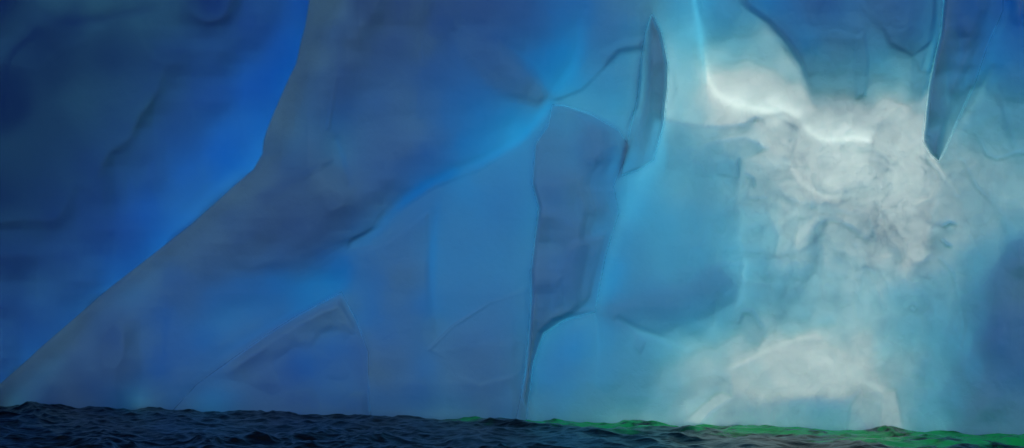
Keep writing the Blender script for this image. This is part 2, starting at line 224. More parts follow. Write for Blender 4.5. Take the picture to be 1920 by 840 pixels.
CORR = np.array([[[0,0,0,0,0,-67,-128,-128,-127,-126,-125,-120,-120,-117,-113,-186,-220,-220,-220,-220,-220,-220,-220,-220,-220,-220,-220,-220,-34,26,11,2,16,16,3,2,-2,3,7,7,14,22,10,7,4,6,11,16,22,33,26,14,22,28,6,5,28,24,9,7,-4,-9,-7,6,38,29,-7,-12,-7,-7,14,20,-7,-42,-47,-35,-31,-30,-20,12,39,39],[0,0,0,0,-26,-91,-125,-125,-124,-122,-121,-118,-116,-112,-110,-181,-220,-220,-220,-220,-220,-220,-220,-220,-220,-220,-220,-161,-13,19,-3,-8,4,6,1,-2,-14,-10,-3,-1,8,17,12,7,5,-2,6,15,29,44,30,3,14,24,9,6,29,27,13,-3,-16,-17,-18,-19,-2,-7,-17,-12,-25,-28,4,16,-13,-42,-44,-37,-36,-37,-28,1,23,23],[0,0,0,0,-58,-115,-114,-114,-113,-112,-112,-112,-109,-106,-102,-164,-217,-212,-209,-217,-220,-220,-220,-220,-220,-220,-216,-52,16,2,-21,-20,-8,-5,-1,-11,-24,-23,-9,-5,-3,7,11,9,3,-9,-4,18,40,50,28,-17,-12,19,12,10,22,25,8,-13,-34,-24,-14,-26,-27,-23,-5,4,-28,-41,0,16,-13,-35,-48,-53,-51,-36,-32,-14,7,7],[0,0,0,-24,-80,-106,-106,-105,-105,-103,-102,-101,-100,-97,-120,-171,-194,-191,-184,-211,-220,-220,-212,-220,-220,-220,-114,-5,12,-11,-16,-7,-6,-3,-4,-11,-22,-14,3,1,-12,-15,0,10,2,-7,0,19,32,37,12,-37,-30,13,20,9,10,12,5,-6,-29,-25,-3,-5,-6,1,4,8,-5,-22,-21,-16,-22,-28,-54,-79,-55,-17,-11,-7,4,4],[0,0,0,-48,-99,-98,-96,-96,-96,-95,-94,-93,-92,-91,-132,-174,-173,-172,-163,-182,-205,-196,-188,-206,-220,-176,-70,-2,-2,-17,-13,-7,-5,-1,-2,-9,-18,-8,11,14,-6,-18,-4,13,7,1,5,14,11,17,15,-29,-36,7,19,10,12,10,17,18,-9,-20,-12,-15,-17,-4,-16,-17,6,-4,-37,-53,-31,-23,-62,-77,-26,12,4,2,5,5],[0,0,-22,-68,-90,-90,-90,-90,-89,-88,-88,-85,-85,-102,-135,-154,-153,-153,-158,-184,-187,-175,-183,-199,-187,-116,-31,9,-2,-18,-16,-14,-7,4,1,-6,-12,-14,1,21,20,6,1,11,6,4,9,10,2,20,39,-16,-46,2,18,22,33,41,47,46,24,-3,-10,-26,-41,-33,-32,-28,-3,2,-18,-38,-23,-34,-80,-60,-3,10,0,5,14,14],[0,-22,-65,-85,-85,-85,-83,-83,-83,-81,-79,-79,-78,-109,-142,-139,-135,-134,-164,-194,-179,-163,-172,-185,-147,-66,0,12,-7,-23,-20,-17,-10,0,5,0,-10,-16,-12,4,21,24,16,10,6,8,13,19,21,38,47,-19,-52,0,21,16,18,21,20,13,-1,-2,-2,-12,-36,-43,-38,-34,-27,-11,-2,-2,-3,-47,-84,-35,0,-13,-15,10,20,20],[-43,-62,-82,-80,-79,-78,-77,-77,-75,-75,-74,-73,-85,-113,-128,-126,-124,-145,-185,-197,-167,-162,-186,-178,-117,-37,1,2,-17,-23,-18,-12,-9,-1,-1,0,3,-6,-11,-10,3,15,17,7,5,6,13,20,26,39,37,-31,-54,2,19,-1,-19,-35,-54,-87,-97,-64,-26,-5,-20,-41,-36,-22,-6,-1,12,20,16,-43,-77,-20,4,-27,-29,-10,-2,-2],[-80,-79,-77,-77,-73,-72,-72,-71,-71,-71,-70,-68,-91,-114,-114,-113,-110,-160,-208,-204,-179,-183,-218,-184,-94,-25,-10,-11,-17,-17,-4,-2,-9,-2,1,4,1,6,3,0,4,11,10,3,-2,-2,5,10,18,31,23,-40,-53,3,20,23,7,-27,-56,-103,-133,-118,-72,-26,-18,-46,-40,-7,1,-28,-21,13,25,-39,-73,-13,16,-7,-19,-19,-13,-13],[-76,-75,-72,-71,-71,-69,-68,-68,-66,-65,-64,-72,-91,-99,-101,-102,-124,-172,-199,-220,-220,-220,-220,-179,-63,-11,-19,-20,-18,-13,-1,-1,-12,-7,4,6,2,9,15,16,13,9,7,-2,-5,-2,5,10,18,26,7,-39,-35,-1,10,39,42,11,-1,-10,-62,-106,-97,-51,-33,-60,-67,-56,-85,-142,-134,-51,0,-40,-48,5,20,8,-6,-9,-5,-5],[-73,-72,-71,-71,-68,-66,-64,-63,-62,-60,-67,-81,-90,-92,-92,-88,-134,-179,-183,-219,-220,-220,-220,-157,-28,-1,-24,-30,-26,-14,6,15,10,10,16,11,9,12,16,12,1,4,6,10,5,2,13,32,39,28,0,-23,-8,6,2,20,28,10,28,53,3,-93,-106,-63,-61,-88,-106,-124,-171,-220,-202,-105,-26,-34,-23,20,14,-2,-5,-19,-22,-22],[-72,-72,-71,-67,-65,-63,-62,-58,-57,-64,-74,-83,-82,-83,-81,-93,-129,-152,-162,-189,-220,-220,-220,-112,9,10,-33,-44,-33,-10,13,29,31,32,29,18,13,11,12,4,-7,-2,12,21,14,6,15,46,49,20,-6,-9,14,21,15,12,11,1,5,32,4,-65,-67,-48,-89,-133,-158,-172,-199,-220,-191,-99,-22,-11,-2,18,-5,-15,-10,-16,-18,-18],[-72,-72,-67,-65,-62,-59,-58,-56,-63,-72,-77,-75,-74,-72,-80,-99,-119,-121,-130,-147,-200,-220,-196,-57,28,11,-37,-50,-38,-6,18,23,19,23,24,18,10,7,9,8,6,8,19,23,15,-2,7,35,32,0,-10,3,20,29,25,20,21,12,-3,11,29,16,5,-28,-101,-157,-169,-177,-209,-220,-180,-83,-1,20,14,10,-14,-26,-11,2,8,8],[-72,-71,-67,-64,-60,-59,-64,-67,-70,-73,-72,-70,-69,-75,-89,-99,-103,-115,-109,-112,-139,-156,-106,-20,28,18,-13,-32,-18,8,27,16,1,1,11,12,6,3,8,14,15,13,23,31,18,-9,-5,20,23,-6,-1,13,23,28,30,30,43,35,16,16,40,57,30,-36,-102,-129,-139,-155,-198,-220,-183,-91,1,40,28,-1,-24,-24,-13,3,12,12],[-71,-71,-66,-63,-59,-65,-75,-78,-72,-70,-68,-64,-71,-82,-85,-96,-110,-116,-112,-99,-90,-74,-45,-8,20,40,37,17,16,27,29,6,-11,-5,8,10,8,8,12,18,19,17,21,31,19,-9,-2,36,36,11,12,19,19,21,22,27,43,45,21,-4,6,24,13,-42,-85,-106,-120,-149,-193,-220,-198,-116,-13,44,27,-17,-26,-17,-9,-3,3,3],[-71,-71,-65,-62,-66,-77,-78,-73,-70,-67,-62,-71,-86,-89,-92,-109,-116,-113,-105,-90,-59,-32,-17,-8,11,46,67,49,27,9,-7,-24,-15,6,18,18,14,13,14,19,24,21,17,17,2,-15,5,43,45,18,15,20,17,14,18,19,32,30,10,-19,-18,-1,4,-15,-43,-73,-94,-120,-175,-220,-215,-135,-23,41,27,-8,-11,-15,-15,-8,1,1],[-71,-71,-64,-71,-79,-82,-77,-71,-66,-80,-90,-92,-95,-92,-111,-125,-113,-99,-82,-60,-32,-12,-6,-4,8,32,45,31,10,-23,-44,-30,-2,22,24,16,13,14,10,21,29,30,16,5,-7,-20,-5,35,32,9,15,21,20,21,23,25,26,20,2,-7,-10,-9,11,17,0,-17,-11,-25,-108,-197,-189,-107,-14,32,22,5,2,-15,-24,-12,-6,-6],[-71,-71,-73,-85,-87,-78,-73,-70,-83,-112,-117,-111,-91,-88,-110,-118,-99,-70,-43,-21,-5,-5,-7,2,11,17,10,1,-17,-38,-37,-10,19,26,19,16,12,10,10,18,32,31,14,-2,-7,-18,-13,12,13,5,15,24,24,24,31,37,34,24,13,11,-1,-16,13,40,26,15,27,14,-80,-160,-141,-55,13,21,0,-3,-4,-21,-21,-11,0,0],[-93,-91,-92,-93,-86,-77,-71,-83,-113,-127,-133,-130,-104,-91,-98,-89,-64,-34,-10,-1,-7,-18,-19,-1,11,5,-12,-27,-35,-31,-12,19,31,22,7,11,13,12,11,18,31,25,-1,-22,-15,-12,-6,5,5,12,22,23,22,24,29,35,32,27,18,17,11,-13,12,41,21,3,1,-22,-95,-151,-118,-28,24,13,-6,-4,-7,-17,-13,1,10,10],[-115,-111,-98,-92,-85,-76,-83,-109,-122,-143,-184,-175,-139,-112,-89,-53,-23,-11,-2,-6,-20,-36,-27,-7,1,-10,-18,-27,-27,-7,7,21,30,17,3,10,18,16,12,16,26,22,-6,-20,-11,-1,11,12,7,20,30,22,19,26,29,29,23,19,17,14,10,-1,5,12,-4,-9,-2,-15,-51,-85,-63,-9,9,-11,-20,-1,8,-3,-18,2,28,28],[-116,-111,-99,-92,-97,-99,-104,-110,-127,-187,-220,-211,-175,-127,-69,-26,-3,-9,-19,-24,-32,-37,-29,-20,-15,-11,-6,3,13,16,13,21,34,18,4,10,18,15,11,15,19,18,14,9,3,3,15,13,9,28,29,20,16,18,26,24,16,13,11,8,7,2,-4,-13,-17,-14,3,15,10,-5,0,8,-4,-28,-25,-2,14,3,-20,9,42,42],[-117,-113,-99,-111,-126,-124,-111,-108,-133,-191,-219,-204,-156,-91,-34,-7,-7,-20,-30,-30,-29,-30,-25,-19,-17,-11,-2,6,14,13,7,16,37,23,6,9,16,15,11,10,15,21,22,16,3,-3,2,3,9,24,22,16,8,4,16,24,24,19,12,6,5,0,-8,-12,-13,-5,2,9,5,7,12,6,-8,-18,-8,6,13,6,-7,0,14,14],[-117,-113,-122,-149,-150,-130,-118,-106,-120,-150,-161,-138,-86,-31,4,8,-6,-15,-15,-8,-7,-8,-5,-6,-10,-14,-18,-12,-2,-1,-4,10,26,21,9,13,18,17,11,17,24,16,-4,-21,-18,-5,1,-6,7,21,20,20,14,7,16,37,44,29,14,8,6,-1,-6,-8,-2,5,14,6,-1,9,17,12,5,2,4,5,6,10,11,0,-18,-18],[-118,-136,-169,-174,-175,-172,-137,-105,-94,-92,-83,-54,-24,-3,12,10,3,0,5,5,5,9,11,4,3,0,-11,-15,-6,-2,-7,2,22,23,13,16,18,12,15,23,34,21,-24,-47,-35,-8,-1,-7,14,23,29,36,40,30,30,43,42,28,16,10,8,2,-4,-4,-2,1,8,3,0,18,26,15,14,14,1,-11,-9,1,21,13,-11,-11],[-152,-170,-187,-207,-220,-220,-171,-110,-57,-20,-5,2,2,-2,0,6,6,0,-9,-9,-8,-7,1,3,6,6,-8,-16,-8,2,-2,3,23,24,9,6,6,1,5,22,42,29,-17,-50,-44,-19,-9,1,22,28,24,32,43,35,28,23,22,22,16,8,4,-2,-1,1,-4,-4,2,2,-3,9,8,2,12,16,-1,-22,-23,-8,26,27,8,8],[-179,-180,-206,-220,-220,-220,-212,-107,-9,40,29,6,2,-2,1,4,6,-4,-12,-12,-12,-12,-4,4,-4,-21,-31,-29,-16,0,-2,4,23,17,-3,-8,1,6,10,31,45,23,-26,-52,-33,-6,4,8,20,7,-5,2,11,11,17,17,21,21,13,4,6,7,5,4,3,16,23,13,-3,-6,-13,-11,9,21,8,-17,-31,-9,29,34,14,14],[-168,-172,-220,-220,-220,-220,-220,-97,30,70,24,-13,-7,2,6,7,15,12,0,-1,-6,-4,7,6,-11,-36,-38,-26,-11,3,9,16,18,12,-7,-4,15,24,27,43,45,3,-47,-46,0,30,21,16,23,8,-6,-3,4,6,12,22,19,11,0,-7,7,15,-1,-21,2,39,42,15,-6,-6,-14,-13,3,23,21,-4,-27,-8,32,32,13,13],[-134,-145,-192,-220,-220,-220,-188,-64,43,67,15,-18,-11,0,10,15,21,19,9,4,2,0,3,1,-7,-11,-9,-6,-8,8,25,28,21,12,-2,4,15,24,36,53,40,-19,-49,-15,31,43,25,18,26,32,29,24,17,16,11,9,7,8,4,-1,-1,-15,-51,-74,-47,3,13,-4,1,6,-14,-16,-2,16,23,10,-20,-15,19,24,17,17],[-114,-126,-159,-189,-184,-160,-103,-20,42,46,13,-14,-10,-1,11,21,22,11,-3,-10,-6,-5,-5,-5,-1,5,2,-15,-23,-3,22,26,17,9,0,-11,-7,5,28,51,26,-32,-39,10,40,32,17,17,31,34,39,33,21,16,9,5,6,24,41,37,4,-54,-114,-135,-109,-72,-51,-26,9,6,-24,-27,-8,3,10,12,-7,-18,-3,19,25,25],[-146,-146,-146,-135,-107,-72,-32,8,30,25,-2,-24,-22,-4,18,19,5,-17,-31,-35,-23,-6,-4,-7,-4,-6,-15,-29,-40,-21,-1,5,17,19,8,-14,-16,-8,20,48,22,-29,-19,26,42,31,19,23,33,35,32,18,7,5,5,2,8,22,44,64,27,-60,-133,-152,-132,-119,-105,-57,-3,-9,-33,-23,2,3,-3,-1,-1,-8,-2,9,11,11],[-184,-173,-143,-96,-58,-36,-13,8,20,11,-25,-53,-52,-21,5,-7,-29,-45,-58,-58,-37,-16,-7,-6,-6,-18,-27,-35,-44,-36,-24,-14,7,18,6,-14,-16,-12,6,34,17,-25,-11,31,38,29,23,28,32,31,28,15,6,2,-2,-6,7,8,16,40,27,-27,-78,-90,-84,-90,-102,-71,-30,-28,-29,-18,0,3,-5,-3,-3,9,15,-1,-15,-15],[-220,-196,-138,-76,-42,-28,-19,0,13,3,-41,-89,-91,-49,-35,-59,-68,-72,-78,-77,-69,-53,-25,-9,-11,-27,-32,-34,-46,-50,-47,-41,-25,-12,-26,-45,-45,-40,-17,19,13,-22,-14,23,35,26,19,14,15,18,20,21,16,7,-4,-5,10,9,-5,0,-3,-12,-13,-18,-15,-31,-50,-50,-37,-30,-24,-16,-5,2,4,-1,3,19,20,-4,-21,-21],[-220,-200,-137,-76,-43,-30,-20,-6,6,-5,-49,-110,-120,-81,-79,-108,-105,-93,-100,-107,-99,-80,-42,-19,-24,-37,-39,-39,-62,-71,-68,-71,-65,-55,-73,-91,-88,-76,-38,16,15,-22,-16,19,28,15,2,-8,-25,-30,-22,-1,5,3,4,-1,-2,-6,-9,-11,-20,-17,-10,-8,1,4,-12,-25,-21,-17,-26,-21,-1,-7,-10,-7,1,-8,-8,-7,-12,-12],[-195,-176,-133,-93,-62,-43,-28,-14,-9,-18,-42,-80,-102,-96,-100,-119,-116,-104,-109,-113,-106,-85,-56,-30,-29,-42,-43,-50,-68,-81,-79,-81,-75,-74,-90,-106,-103,-86,-44,10,11,-17,-13,16,18,-5,-24,-41,-74,-97,-86,-50,-20,0,8,-2,-26,-31,-6,8,-3,-9,-21,-28,-10,3,-13,-26,-21,-25,-41,-28,-3,-16,-36,-30,-28,-59,-56,-21,-9,-9],[-170,-158,-132,-103,-77,-55,-36,-25,-20,-25,-35,-44,-68,-80,-82,-88,-91,-89,-88,-89,-80,-69,-48,-35,-32,-35,-36,-46,-54,-60,-60,-62,-60,-59,-66,-69,-69,-53,-30,-5,0,-5,-4,9,11,-5,-33,-61,-92,-116,-106,-66,-32,-5,3,-8,-29,-34,-9,13,8,-4,-25,-31,-17,-4,-17,-29,-29,-37,-44,-32,-12,-21,-41,-41,-45,-74,-67,-24,-9,-9],[-171,-158,-132,-102,-75,-53,-34,-25,-21,-28,-40,-46,-55,-60,-63,-67,-68,-71,-69,-65,-61,-53,-42,-36,-32,-31,-34,-38,-40,-44,-44,-43,-43,-44,-45,-42,-37,-30,-22,-11,-5,1,1,4,3,0,-27,-61,-88,-107,-98,-66,-31,-8,0,-8,-26,-29,-9,6,5,-6,-22,-27,-18,-8,-16,-28,-32,-34,-41,-30,-16,-21,-36,-39,-50,-65,-53,-21,-11,-11]],
